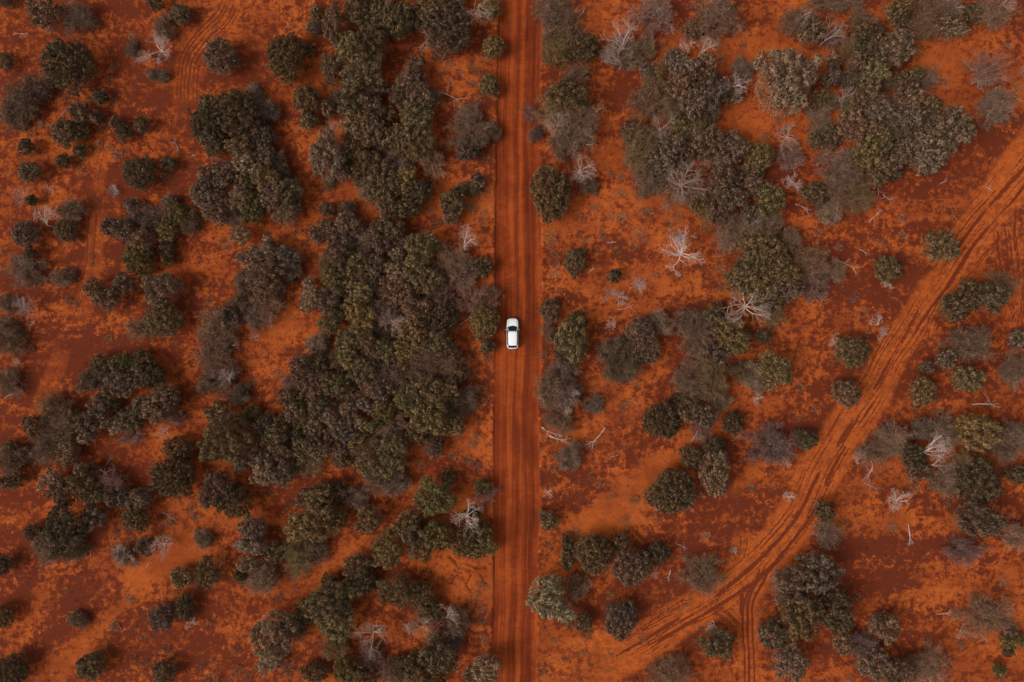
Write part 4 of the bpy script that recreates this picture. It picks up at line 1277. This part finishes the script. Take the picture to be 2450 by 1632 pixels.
SMALL = """
262 191 9|1142 173 9|1126 157 9|1103 175 8|1142 238 9|1074 154 11|1166 382 12
1163 460 10|1043 536 12|1032 505 10|1129 499 15|1158 510 9|1150 531 12|1134 892 10|1166 863 11|1153 933 11|1160 960 8
1142 1043 8|1132 1059 11|1116 1098 11|1140 1114 13|1009 1116 9|1001 1103 9|1315 586 9|1332 632 10|1326 658 10|1440 562 10|1425 497 10|1322 884 12|1309 902 9|1299 850 12
1322 1119 10|1414 1145 8|1294 1077 6|1150 1400 10|1142 1423 9|1150 1455 13|1153 1486 11|1158 1530 12|1129 1441 8|1325 1533 8|1296 1604 14|1317 1303 9
1776 107 11|1726 141 9|1862 290 11|1483 463 12|1541 462 16|1548 510 15|1484 523 14|1484 424 11|1517 588 10|1543 573 9|1567 661 9|1721 604 10|1724 643 13|1721 688 11|1554 756 12|1611 562 15|1508 540 6|1475 600 9
1517 1195 14|1514 1009 5|1491 1072 7|1909 1001 8|2175 1143 12|2180 1169 15|1496 1240 9|1674 1504 6|1663 1533 7|1844 1591 6|1624 1460 5|1641 1450 5
2133 1259 12|2287 1463 12|2049 1585 9|2031 1622 10|162 1416 8|342 1525 8|371 1515 7|337 1586 9|353 1583 8|374 1570 6|486 1593 8|269 1518 6|471 1235 12
566 1557 10|571 1601 12|595 1617 11|608 1599 8|511 1622 18|584 1523 6|689 1601 18|752 826 10|663 897 13|723 834 5|605 912 10|652 1179 10|715 554 10|725 609 6|720 656 6|482 790 9
1126 200 9|1060 178 8|1386 560 7|1399 577 7|1392 520 8|1460 520 9|1428 600 8|1865 1440 6|1835 1432 6|1880 1462 5|2230 60 8|2205 130 8|2195 114 7|460 1235 9|408 1250 12
640 160 8|612 208 12|515 235 6|700 62 8|716 45 5|590 170 4|285 530 8|350 740 6|305 742 5|380 540 10|1475 1415 6|1440 1370 7|1350 1580 6|1412 1590 6
"""
# ------------------------------------------------------------------ read the survey tables
plants = []
for ln in PLANTS.strip().splitlines():
    f = ln.split('|'); t, x, y, rx, ry, c = f[0].split()
    plants.append(dict(t=t, x=float(x), y=float(y), rx=float(rx), ry=float(ry), c=c, ref=f[1].strip() if len(f) > 2 else None, label=f[2].strip() if len(f) > 2 else None))
for ln in DEADS.strip().splitlines():
    f = ln.split('|'); t, x, y, r, a, c = f[0].split()
    plants.append(dict(t='D' + t, x=float(x), y=float(y), rx=float(r), ry=float(r), a=float(a), c=c, ref=f[1].strip() if len(f) > 2 else None, label=f[2].strip() if len(f) > 2 else None))
tr = random.Random(4)
for q in SMALL.replace('\n', '|').split('|'):
    if q.strip():
        x, y, r = map(float, q.split()); plants.append(dict(t='S', x=x, y=y, rx=r, ry=r, c=tr.choice('dgbgb'), ref=None, label=None))
n0 = 0
while n0 < 135:                                                    # seedlings round the edges of the thickets
    x = tr.uniform(10, 2440); y = tr.uniform(10, 1622); dd = [math.hypot(x - p['x'], y - p['y']) - max(p['rx'], p['ry']) for p in plants]
    if 1172 < x < 1305 or not 6 < min(dd) < 45 or (x > 1250 and abs((x - 2447) * .83 + (y - 408) * .56) < 60): continue
    r = tr.uniform(6, 13); plants.append(dict(t='S', x=x, y=y, rx=r, ry=r, c=tr.choice('dgbgbo'), ref=None, label=None)); n0 += 1
# lower bushes that close the gaps inside the thickets
gr = random.Random(5); nT = 0
for cx_, cy_, ax, ay in [(2130, 290, 130, 100), (2060, 420, 60, 70), (2080, 110, 60, 50), (2240, 330, 60, 50), (870, 620, 150, 170), (860, 720, 150, 140), (900, 110, 120, 120), (880, 320, 110, 130), (1000, 930, 110, 160), (850, 960, 130, 150), (740, 1050, 140, 90), (1060, 700, 90, 100), (1070, 40, 90, 70),
                         (580, 300, 100, 80), (600, 450, 110, 90), (1640, 230, 110, 120), (1590, 350, 90, 90), (2090, 290, 150, 140), (1740, 440, 90, 90), (1790, 560, 100, 70), (1840, 650, 110, 90), (2240, 40, 200, 50), (320, 920, 100, 80), (150, 1040, 110, 80),
                         (200, 1160, 110, 50), (300, 990, 90, 60), (800, 1460, 90, 90), (1070, 1280, 90, 60), (930, 1600, 110, 40), (2300, 1110, 120, 80), (1680, 880, 90, 90), (1350, 280, 70, 100), (340, 560, 90, 90), (610, 690, 70, 90), (1400, 880, 90, 50), (760, 1250, 90, 50), (900, 1130, 90, 60)]:
    for k in range(40):
        a = gr.uniform(0, 6.283); r = math.sqrt(gr.random()); x = cx_ + ax * r * math.cos(a); y = cy_ + ay * r * math.sin(a)
        if 1165 < x < 1310 or nT > 105 or (1100 < x and 800 < y < 890): continue
        dmin = min(math.hypot(x - p['x'], y - p['y']) / math.sqrt(p['rx'] * p['ry']) for p in plants if p['t'] != 'S')
        if .90 < dmin < 1.5:
            q = gr.uniform(17, 28); plants.append(dict(t='TBPTBPTB'[nT % 8] if nT < 112 else 'B', x=x, y=y, rx=q, ry=q * gr.uniform(.85, 1.1), c=gr.choice('bbogbob'), ref=None, label=None)); nT += 1
marks = [(p['x'], p['y'], p['rx'], p['ref']) for p in plants if p['ref']] + [(1226, 798, 20, 'the white car'), (1129, 843, 8, 'the two old tyres'), (0, 0, 1, 'the top left corner'), (0, 1632, 1, 'the bottom left corner'), (2450, 1632, 1, 'the bottom right corner'), (2450, 0, 1, 'the top right corner')]
CW = dict(L='pale', d='dark', o='olive', g='grey', b='brown', l='pale', y='yellowish', v='green', p='mauve', w='white', k='pink')
KW = dict(S='low tuft', P='clumped tree', B='round bush', T='twiggy bush', DR='dead tree', DF='leaning dead tree', DL='fallen dead branch', DB='dead shrub')
NM = dict(P='clumped_tree', B='round_bush', T='twiggy_bush', DR='dead_tree', DF='dead_tree', DL='fallen_branch', DB='dead_shrub')
CT = dict(P='tree', B='bush', T='bush', DR='dead tree', DF='dead tree', DL='branch', DB='dead shrub')
GR = dict(P='clumped trees of the scrub', B='round bushes of the scrub', T='thin twiggy bushes of the scrub', DR='bare dead trees', DF='bare dead trees', DL='fallen dead branches', DB='dead shrubs')
def size_word(p):
    r = max(p['rx'], p['ry'])
    if p['t'][0] == 'D': return 'tiny' if r < 20 else 'small' if r < 32 else 'long' if r > 45 and p['t'] == 'DL' else 'big' if r > 40 else 'medium'
    return 'tiny' if r < 17 else 'small' if r < 25 else 'medium' if r < 35 else 'large' if r < 47 else 'huge'
def direction(dx, dy):
    a = math.degrees(math.atan2(-dy, dx)) % 360
    return ['right of', 'above and right of', 'above', 'above and left of', 'left of', 'below and left of', 'below', 'below and right of'][int((a + 22.5) // 45) % 8]
ORD = ['', 'second nearest ', 'third nearest ', 'fourth nearest ', 'fifth nearest ', 'sixth nearest ', 'seventh nearest ', 'eighth nearest ', 'ninth nearest ']
byph = {}
for p in plants:
    if p['label']: continue
    near = sorted(marks, key=lambda m: math.hypot(p['x'] - m[0], p['y'] - m[1]))[:9]; p['cand'] = []
    for m in near:
        d = math.hypot(p['x'] - m[0], p['y'] - m[1])
        ph = (size_word(p), CW[p['c']], KW[p['t']], direction(p['x'] - m[0], p['y'] - m[1]), m[3]); p['cand'].append((ph, d)); byph.setdefault(ph, []).append((d, id(p)))
for ph in byph: byph[ph].sort()
used_l = set(p['label'] for p in plants if p['label'])
for p in plants:
    if p['label']: continue
    best = None
    for ci, (ph, d) in enumerate(p['cand']):
        rank = [q[1] for q in byph[ph]].index(id(p)); s = ph
        if rank < len(ORD) and len(byph[ph]) >= 1:
            lab = (ORD[rank] if rank else ('nearest ' if len(byph[ph]) > 1 else '')) + f"{s[0]} {s[1]} {s[2]} {s[3]} {s[4]}"
            if len(lab.split()) <= 16 and lab not in used_l:
                sc = ci + rank * 1.2
                if best is None or sc < best[0]: best = (sc, lab)
    if best is None:
        ph = p['cand'][0][0]; best = (0, ' '.join(f"{ph[0]} {ph[1]} {ph[2]} far {ph[3]} {ph[4]}".split()[:16]))
    p['label'] = best[1]; used_l.add(best[1])
# ------------------------------------------------------------------ plant the scrub
rnd = random.Random(11)
def jitter_tone(c, k=.20):
    b = TONE[c]; f = 1 + rnd.uniform(-k, k); g = rnd.uniform(-.09, .09)
    return (b[0] * f * (1 + g), b[1] * f, b[2] * f * (1 - g), 1)
uses = {}
for i, p in enumerate(q for q in plants if q['t'] != 'S'):
    t = p['t']; R = math.sqrt(p['rx'] * p['ry']) / PXM
    if t in 'PBT':
        great = p['ref'] == 'the great puffed tree at upper right'
        vs = sorted(VAR[t], key=lambda v: abs(math.log(v[0] / R)))
        vs = [v for v in vs if abs(math.log(v[0] / R)) < abs(math.log(vs[0][0] / R)) + .12] or vs[:1]
        v = min(vs, key=lambda q: (uses.get(id(q), 0), rnd.random())); uses[id(v)] = uses.get(id(v), 0) + 1
        if great: v = GREAT
        s = R / v[0] * {'P': 1.20, 'B': 1.15, 'T': 1.15}[t]; H = v[1] * s
        hc = H * {'P': .68, 'B': .5, 'T': .5}[t]; k = (CAM_H - hc) / CAM_H; s *= k
        ex = math.sqrt(p['rx'] / p['ry']); q = rnd.randrange(4)
        x, y = ground_at(p['x'], p['y'], hc)
        root = link(NM[t], None, None, (x, y, height(x, y) - .02))
        if abs(ex - 1) < .09: root.rotation_euler.z = rnd.uniform(0, 6.283); sx = sy = s
        else:
            root.rotation_euler.z = q * math.pi / 2 + (0 if ex > 1.15 or ex < .87 else rnd.uniform(-.25, .25)); sx, sy = (s * ex, s / ex) if q % 2 == 0 else (s / ex, s * ex)
        root.scale = (sx, sy, s * (1.35 if p['c'] == 'L' else rnd.uniform(.95, 1.15))); col = jitter_tone(p['c'])
        if t == 'T':
            wood = tuple(a * w + g for a, w, g in zip(col[:3], (1.0, .92, .90), (.02, .012, .010))) + (1,)
            for nm, me, kf in (('twigs', v[2], 1.0), ('stems', v[3], 1.35)):
                o = link(nm, me, root); o.color = tuple(c * kf for c in wood[:3]) + (1,)
            if p['c'] != 'p' or rnd.random() < .5:
                o = link('leaves', v[4], root); o.color = tuple(c * .8 for c in col[:3]) + (1,)
        else:
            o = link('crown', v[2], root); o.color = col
            link('trunk', v[3], root)
    else:
        h = {'DL': .1, 'DB': .3}.get(t, 1.0) * R
        x, y = ground_at(p['x'], p['y'], h)
        root = link(NM[t], None, None, (x, y, height(x, y) - .01)); a, b = dead_wood(500 + i, t[1], R * {'L': .68, 'F': .88}.get(t[1], 1.0), p['a'], 1.45 if p['ref'] else 1.0); col = jitter_tone('G' if p['c'] == 'p' else p['c'], .12); root.scale = (1 - h / CAM_H,) * 3
        o = link('branches', a, root); o.color = col
        if b is not None: o = link('twigs', b, root); o.color = tuple(c * .92 for c in col[:3]) + (1,)
    tag(root, p['label'], CT[t], GR[t])
tufts = [p for p in plants if p['t'] == 'S']
# small tufts and seedlings
def tuft_mesh(seed):
    rs = np.random.RandomState(seed); n = 240; a = rs.rand(n) * 6.283; r = np.sqrt(rs.rand(n)) * .62 * (1 + .3 * np.sin(a * 3 + seed))
    C = np.stack([r * np.cos(a), r * np.sin(a), rs.rand(n) * .12 + .34 * (1 - (r / .6) ** 2) * rs.rand(n)], -1)
    D = np.stack([np.cos(a) * r * 1.6, np.sin(a) * r * 1.6, .55 + 0 * a], -1) + rs.normal(size=(n, 3)) * .45
    return leaf_mesh('foliage', C, D, rs.uniform(.12, .30, n), rs.uniform(.03, .06, n), LEAF, rs)
TUFTS = [tuft_mesh(s) for s in (1, 2, 3, 4, 5)]
for p in tufts:
    wx, wy = ground_at(p['x'], p['y'], .1)
    o = link('low_tuft', rnd.choice(TUFTS), None, (wx, wy, height(wx, wy) - .02)); s = p['rx'] / PXM / .66
    o.rotation_euler.z = rnd.uniform(0, 6.28); o.scale = (s, s * rnd.uniform(.8, 1.1), s * .9); o.color = jitter_tone(p['c'], .2)
    tag(o, p['label'], 'tuft', 'low tufts on bare soil')
# scattered litter nobody could count: pebbles, dry grass, twigs
rs = np.random.RandomState(8)
def scatter(n, dens):
    x = rs.uniform(-84, 84, n); y = rs.uniform(-57, 57, n); keep = rs.rand(n) < dens(x, y)
    px = x * PXM + 1225; keep &= (px < 1176) | (px > 1300); return x[keep], y[keep]
def zs(x, y):
    i = np.clip(np.searchsorted(GX, x) - 1, 0, nx - 1); j = np.clip(np.searchsorted(GY, y) - 1, 0, ny - 1); return Z[j, i]
x, y = scatter(52000, lambda x, y: np.clip(3.2 * (fbm(x / 6, y / 6, 31, 3) - .42), 0, 1)); n = len(x)
C = np.repeat(np.stack([x, y, zs(x, y)], -1), 7, 0) + rs.normal(size=(n * 7, 3)) * np.array([.06, .06, 0]); D = rs.normal(size=C.shape) * np.array([1, 1, .2]) + np.array([0, 0, .6])
big_ = np.repeat(np.where(rs.rand(n) > .90, rs.uniform(1.6, 3.0, n), 1), 7)
g = leaf_mesh('dry_grass', C, D, rs.uniform(.06, .20, len(C)) * big_, rs.uniform(.02, .05, len(C)) * np.sqrt(big_) , LEAF, rs)
o = link('dry_grass', g); o.color = (.075, .042, .026, 1); tag(o, 'sparse dry grass and seedlings speckling the red soil', 'grass', kind='stuff')
x, y = scatter(15000, lambda x, y: np.clip(2.4 * (fbm(x / 8, y / 8, 35, 3) - .45), 0, .8)); n = len(x)
a = rs.rand(n) * 3.14; ln = rs.uniform(.12, .6, n) * np.where(rs.rand(n) > .95, 2.2, 1); z = zs(x, y) + .04; dx, dy = np.cos(a) * ln / 2, np.sin(a) * ln / 2
segs = [((x[i] - dx[i], y[i] - dy[i], z[i]), (x[i] + dx[i], y[i] + dy[i], z[i] + .03), .014, .007) for i in range(n)]
o = link('fallen_twigs', tube_mesh('fallen_twigs', segs, 3, DEADM, 3)); o.color = (.30, .17, .12, 1); tag(o, 'short pale fallen twigs strewn over the red soil', 'twigs', kind='stuff')
x, y = scatter(5200, lambda x, y: .5 + 0 * x); n = len(x); r = rs.uniform(.02, .06, n) * (1 + 1.2 * (rs.rand(n) > .97)); base = np.array([[1, 0, 0], [0, 1, 0], [-1, 0, 0], [0, -1, 0], [0, 0, .7]])
V = np.stack([x, y, zs(x, y) + .01], -1)[:, None] + base[None] * r[:, None, None] * rs.uniform(.6, 1.3, (n, 5, 1))
F3 = np.concatenate([np.arange(n)[:, None] * 5 + np.array([[k, (k + 1) % 4, 4]]) for k in range(4)])
PEB, pn, pb = node_mat('pale_stone'); pz = pn.nodes.new('ShaderNodeTexNoise'); pz.inputs['Scale'].default_value = 3; pr_ = pn.nodes.new('ShaderNodeValToRGB')
pr_.color_ramp.elements[0].position = .4; pr_.color_ramp.elements[0].color = (.22, .07, .03, 1); pr_.color_ramp.elements[1].position = .66; pr_.color_ramp.elements[1].color = (.55, .33, .2, 1)
pn.links.new(pz.outputs['Fac'], pr_.inputs[0]); pn.links.new(pr_.outputs[0], pb.inputs['Base Color']); pb.inputs['Roughness'].default_value = .9
tag(link('pebbles', mesh_np('pebbles', V.reshape(-1, 3), F3, [PEB])), 'small pale pebbles scattered over the red soil', 'pebbles', kind='stuff')
# two old tyres lying by the road
RUB, rn, rb = node_mat('dusty_rubber'); rz = rn.nodes.new('ShaderNodeTexNoise'); rz.inputs['Scale'].default_value = 6; rr = rn.nodes.new('ShaderNodeValToRGB')
rr.color_ramp.elements[0].color = (.02, .012, .01, 1); rr.color_ramp.elements[1].color = (.09, .035, .02, 1); rn.links.new(rz.outputs['Fac'], rr.inputs[0]); rn.links.new(rr.outputs[0], rb.inputs['Base Color']); rb.inputs['Roughness'].default_value = .85
def tyre_mesh(Ro, Ri, w, mat, name='tyre', axis='z'):
    bm = bmesh.new(); prof = [(Ri, -w * .32), (Ri + (Ro - Ri) * .45, -w * .5), (Ro - .03, -w * .46), (Ro, -w * .3), (Ro, w * .3), (Ro - .03, w * .46), (Ri + (Ro - Ri) * .45, w * .5), (Ri, w * .32), (Ri + .02, 0)]
    n = 40; ring = []
    for k in range(n):
        a = k * 2 * math.pi / n; c, s = math.cos(a), math.sin(a); tr = .012 * (k % 2)
        ring.append([bm.verts.new(((r - (tr if r > Ro - .01 else 0)) * c, (r - (tr if r > Ro - .01 else 0)) * s, z) if axis == 'z' else (z, r * c, r * s)) for r, z in prof])
    for k in range(n):
        A, B = ring[k], ring[(k + 1) % n]
        for j in range(len(prof)): bm.faces.new((A[j], B[j], B[(j + 1) % len(prof)], A[(j + 1) % len(prof)]))
    bmesh.ops.recalc_face_normals(bm, faces=bm.faces[:]); me = bpy.data.meshes.new(name); bm.to_mesh(me); bm.free(); me.materials.append(mat); return me
for x, y, lab in ((1124, 841, 'left one of two old tyres lying on the red soil by the road'), (1134.6, 845, 'right one of two old tyres lying on the red soil by the road')):
    wx, wy = ground_at(x, y); o = link('old_tyre', tyre_mesh(.34, .21, .2, RUB), None, (wx, wy, height(wx, wy) + .09)); o.rotation_euler = (.05, -.04, x); tag(o, lab, 'tyre', 'old tyres by the road')
# ------------------------------------------------------------------ the white car, nose towards the top of the photo
def flat(name, col, rough, metal=0, coat=0, var=0.0):
    m, nt, b = node_mat(name); b.inputs['Base Color'].default_value = (*col, 1); b.inputs['Roughness'].default_value = rough; b.inputs['Metallic'].default_value = metal; b.inputs['Coat Weight'].default_value = coat
    z = nt.nodes.new('ShaderNodeTexNoise'); z.inputs['Scale'].default_value = 3.5; z.inputs['Detail'].default_value = 4; t = nt.nodes.new('ShaderNodeTexCoord'); nt.links.new(t.outputs['Object'], z.inputs['Vector'])
    r = nt.nodes.new('ShaderNodeValToRGB'); r.color_ramp.elements[0].position = .35; r.color_ramp.elements[1].position = .7
    r.color_ramp.elements[0].color = (*[c * (1 - var) for c in col], 1); r.color_ramp.elements[1].color = (*col, 1)
    nt.links.new(z.outputs['Fac'], r.inputs[0]); nt.links.new(r.outputs[0], b.inputs['Base Color']); return m
PAINT = flat('white_paint', (.90, .89, .88), .32, 0, .6, .04); GLASS = flat('tinted_glass', (.005, .014, .022), .10, 0, 0, .3); GLASS.node_tree.nodes['Principled BSDF'].inputs['Specular IOR Level'].default_value = .35; BLK = flat('black_trim', (.012, .012, .016), .45, 0, 0, .2)
LAMP = flat('lamp_glass', (.32, .33, .36), .12, .4, 1); REDL = flat('red_lamp', (.35, .01, .01), .2, 0, 1); RIM = flat('alloy', (.42, .42, .44), .3, .9); SEAT = flat('grey_cloth', (.16, .15, .15), .9)
car = link('white_car', None, None, (*ground_at(1226.3, 798.2), 0)); car.location.z = height(car.location.x, car.location.y) + .02
tag(car, 'clean white five door car driving up the red dirt road', 'car')
def lerp(tab, y): return float(np.interp(y, [t[0] for t in tab], [t[1] for t in tab]))
# stations along y (rear -2.39 .. front 2.39): half width at the waist, waist height (shoulder), crown height on the centre line
HW = [(-2.39, .60), (-2.33, .72), (-2.15, .845), (-1.9, .905), (-1.3, .94), (0, .94), (1.2, .94), (1.6, .93), (1.95, .885), (2.2, .79), (2.33, .66), (2.39, .50)]
SH = [(-2.39, .78), (-2.3, .95), (-2.0, 1.03), (-1, 1.02), (0, .99), (1.0, .97), (1.8, .90), (2.2, .80), (2.39, .66)]
CT_ = [(-2.39, .86), (-2.3, 1.04), (-2.0, 1.07), (-1, 1.05), (0, 1.04), (1.1, 1.08), (1.7, 1.03), (2.2, .88), (2.39, .70)]
def loft(rings, mat, name, parent, close=True, smooth=True, caps=True):
    bm = bmesh.new(); vs = [[bm.verts.new(p) for p in r] for r in rings]; m = len(rings[0])
    for A, B in zip(vs[:-1], vs[1:]):
        for j in range(m if close else m - 1): bm.faces.new((A[j], A[(j + 1) % m], B[(j + 1) % m], B[j]))
    if caps and close: bm.faces.new(vs[0]); bm.faces.new(vs[-1])
    bmesh.ops.recalc_face_normals(bm, faces=bm.faces[:])
    me = bpy.data.meshes.new(name); bm.to_mesh(me); bm.free(); me.materials.append(mat)
    if smooth:
        for q in me.polygons: q.use_smooth = True
    return link(name, me, parent)
ys = [-2.39, -2.36, -2.3, -2.2, -2.05, -1.9] + list(np.linspace(-1.75, 1.75, 22)) + [1.9, 2.05, 2.15, 2.25, 2.32, 2.36, 2.39]
rings = []
for y in ys:
    w, s, c = lerp(HW, y), lerp(SH, y), lerp(CT_, y); b = .30 + .10 * max(0, (abs(y) - 2.0) / .39)
    ridge = .012 if y > 1.05 else 0
    half_ = [(w * .90, b), (w * .985, b + .12), (w, .62), (w * .985, s - .09), (w * .945, s - .015), (w * .86, s + (c - s) * .35), (w * .62, s + (c - s) * .72 + ridge), (w * .52, s + (c - s) * .80), (w * .25, c)]
    rings.append([(x, y, z) for x, z in half_] + [(0, y, c)] + [(-x, y, z) for x, z in half_[::-1]] + [(0, y, b - .02)])
body = loft(rings, PAINT, 'body', car)
# wheel arches are cut out of the body
for wy_ in (1.42, -1.38):
    bm = bmesh.new(); bmesh.ops.create_cone(bm, cap_ends=True, segments=40, radius1=.40, radius2=.40, depth=2.4, matrix=Matrix.Translation((0, wy_, .36)) @ Matrix.Rotation(math.pi / 2, 4, 'Y'))
    me = bpy.data.meshes.new('cut'); bm.to_mesh(me); bm.free(); co = bpy.data.objects.new('cut', me); COL.objects.link(co); co.parent = car
    md = body.modifiers.new('arch', 'BOOLEAN'); md.object = co; md.operation = 'DIFFERENCE'; md.solver = 'EXACT'
    bpy.context.view_layer.update(); dg = bpy.context.evaluated_depsgraph_get(); nm_ = bpy.data.meshes.new_from_object(body.evaluated_get(dg)); body.modifiers.clear(); body.data = nm_; bpy.data.objects.remove(co)
def quadstrip(name, P, mat, parent, thick=.006):
    """thin curved panel from rows of points"""
    bm = bmesh.new(); rows = [[bm.verts.new(p) for p in r] for r in P]
    for A, B in zip(rows[:-1], rows[1:]):
        for j in range(len(A) - 1): bm.faces.new((A[j], A[j + 1], B[j + 1], B[j]))
    bmesh.ops.recalc_face_normals(bm, faces=bm.faces[:])
    if sum(f.normal.z for f in bm.faces) < 0: bmesh.ops.reverse_faces(bm, faces=bm.faces[:])
    me = bpy.data.meshes.new(name); bm.to_mesh(me); bm.free(); me.materials.append(mat)
    for q in me.polygons: q.use_smooth = True
    o = link(name, me, parent); md = o.modifiers.new('thick', 'SOLIDIFY'); md.thickness = thick; md.offset = -1; return o
def arc(y, w, z, sag, bow=0.0, n=9): return [(w * t, y - bow * t * t, z - sag * t * t) for t in np.linspace(-1, 1, n)]
# glass house: windscreen, roof, back window, sides
quadstrip('windscreen', [arc(1.13 - .0, .70, 1.085, .03, .12), arc(.93, .685, 1.22, .04, .10), arc(.66, .65, 1.40, .045, .07), arc(.37, .615, 1.575, .05, .03)], GLASS, car)
quadstrip('scuttle', [arc(1.24, .74, 1.07, .05, .16), arc(1.135, .71, 1.088, .035, .125)], BLK, car)
rf = []
for y, w, z in ((.375, .64, 1.585), (.15, .668, 1.635), (-.3, .68, 1.668), (-.9, .675, 1.665), (-1.4, .66, 1.635), (-1.70, .645, 1.60), (-1.84, .62, 1.575), (-1.90, .60, 1.55)): rf.append(arc(y, w, z, .055, .04 if y > 0 else -.04, 11))
roof = quadstrip('roof', rf, PAINT, car, .04)
quadstrip('back_window', [arc(-1.90, .60, 1.54, .04, -.04), arc(-2.08, .63, 1.33, .04, -.05), arc(-2.27, .66, 1.10, .04, -.06)], GLASS, car)
quadstrip('bumper', [arc(-2.33, .70, 1.04, .02, -.04), arc(-2.40, .70, .90, .02, -.06), arc(-2.43, .72, .62, .0, -.08), arc(-2.40, .70, .42, 0, -.08)], PAINT, car, .03)
for s in (-1, 1):
    top = [(.34, .66, 1.53), (.1, .69, 1.57), (-.45, .70, 1.59), (-1.0, .695, 1.58), (-1.5, .68, 1.55), (-1.80, .665, 1.50)]
    bot = [(.98, .855, 1.04), (.5, .885, 1.05), (-.2, .895, 1.055), (-.9, .89, 1.07), (-1.5, .865, 1.10), (-1.85, .83, 1.17)]
    def side(a, b, t): return [((tp[1] * (1 - k) + bt[1] * k) * s + s * .012 * math.sin(k * 3.14), tp[0] * (1 - k) + bt[0] * k, tp[2] * (1 - k) + bt[2] * k) for tp, bt in zip(top[a:b], bot[a:b]) for k in (t,)]
    for nm, a, b in (('side_window', 0, 3), ('side_window', 2, 5), ('side_window', 4, 6)):
        P = [side(a, b, k) for k in (.03, .35, .68, .98)]
        if nm: quadstrip(nm, P, GLASS, car)
    # white pillars and roof rail
    def bar(pts, w, mat, name):
        segs = [(pts[i], pts[i + 1], w, w) for i in range(len(pts) - 1)]; me = tube_mesh(name, segs, 8, mat, 1); return link(name, me, car)
    bar([(s * .845, 1.10, 1.045), (s * .74, .72, 1.30), (s * .655, .36, 1.56)], .042, PAINT, 'pillar')
    bar([(s * .645, .36, 1.565), (s * .685, .1, 1.61), (s * .70, -.45, 1.635), (s * .69, -1.1, 1.63), (s * .665, -1.75, 1.58)], .020, PAINT, 'roof_rail')
    bar([(s * .665, -1.78, 1.575), (s * .76, -2.0, 1.32), (s * .80, -2.12, 1.06)], .07, PAINT, 'pillar')
    bar([(s * .885, .05, 1.035), (s * .70, -.02, 1.60)], .022, BLK, 'pillar')
    # door mirrors
    bm = bmesh.new(); bmesh.ops.create_uvsphere(bm, u_segments=16, v_segments=10, radius=1); bmesh.ops.scale(bm, vec=(.12, .055, .075), verts=bm.verts); me = bpy.data.meshes.new('mirror'); bm.to_mesh(me); bm.free(); me.materials.append(PAINT)
    for q in me.polygons: q.use_smooth = True
    o = link('mirror', me, car, (s * 1.03, .60, 1.06)); o.rotation_euler = (0, 0, -s * .28)
    link('mirror_arm', tube_mesh('mirror_arm', [((-s * .10, .03, -.02), (-s * .19, .05, -.05), .03, .03)], 6, BLK, 1), o)
    # lamps
    def lamp(name, mat, pts): quadstrip(name, pts, mat, car, .02)
    lamp('headlight', LAMP, [[(s * .50, 2.345, .80), (s * .66, 2.255, .81), (s * .78, 2.13, .83)], [(s * .52, 2.395, .66), (s * .69, 2.30, .67), (s * .80, 2.17, .70)]])
    lamp('tail_light', REDL, [[(s * .70, -2.31, .98), (s * .82, -2.20, .99), (s * .90, -2.02, .99)], [(s * .71, -2.355, .80), (s * .83, -2.22, .80), (s * .915, -2.04, .80)]])
    for wy_, nm in ((1.42, 0), (-1.38, 1)):
        w = link('wheel', None, car, (s * .80, wy_, .345)); link('tyre', tyre_mesh(.355, .225, .235, RUB, 'tyre', 'x'), w)
        bm = bmesh.new()
        bmesh.ops.create_cone(bm, cap_ends=True, segments=32, radius1=.225, radius2=.225, depth=.12, matrix=Matrix.Rotation(math.pi / 2, 4, 'Y'))
        for k in range(5): bmesh.ops.create_cube(bm, size=1, matrix=Matrix.Rotation(k * 1.2566, 4, 'X') @ Matrix.Translation((s * .07, 0, .115)) @ Matrix.Diagonal((.03, .05, .2, 1)))
        me = bpy.data.meshes.new('rim'); bm.to_mesh(me); bm.free(); me.materials.append(RIM); link('rim', me, w)
# grille, bonnet shuts, wipers, seams
quadstrip('grille', [[(-.42, 2.375, .80), (0, 2.43, .80), (.42, 2.375, .80)], [(-.44, 2.41, .56), (0, 2.46, .56), (.44, 2.41, .56)]], BLK, car, .02)
quadstrip('number_plate', [[(-.19, 2.47, .53), (.19, 2.47, .53)], [(-.19, 2.475, .42), (.19, 2.475, .42)]], LAMP, car, .01)
link('wiper', tube_mesh('wiper', [((.55, 1.13, 1.115), (-.05, .97, 1.225), .012, .008)], 5, BLK, 1), car)
link('wiper', tube_mesh('wiper', [((-.05, 1.15, 1.12), (-.62, .99, 1.20), .012, .008)], 5, BLK, 1), car)
for q in (-1, 1):
    for y in (.95, -.05, -1.0): link('door_seam', tube_mesh('door_seam', [((q * .944, y, .42), (q * .938, y, .92), .006, .006)], 5, BLK, 1), car)
for q in (-1, 1): link('bonnet_seam', tube_mesh('bonnet_seam', [((q * .70, 1.15, 1.052), (q * .68, 1.7, 1.0), .007, .007), ((q * .68, 1.7, 1.0), (q * .56, 2.1, .905), .007, .007)], 5, BLK, 1), car)
for s in (-.38, .38):
    bm = bmesh.new(); bmesh.ops.create_cube(bm, size=1, matrix=Matrix.Translation((s, .1, .95)) @ Matrix.Diagonal((.48, .16, .55, 1))); bmesh.ops.bevel(bm, geom=bm.edges[:], offset=.05, segments=2, affect='EDGES')
    me = bpy.data.meshes.new('seat'); bm.to_mesh(me); bm.free(); me.materials.append(SEAT); link('seat', me, car)
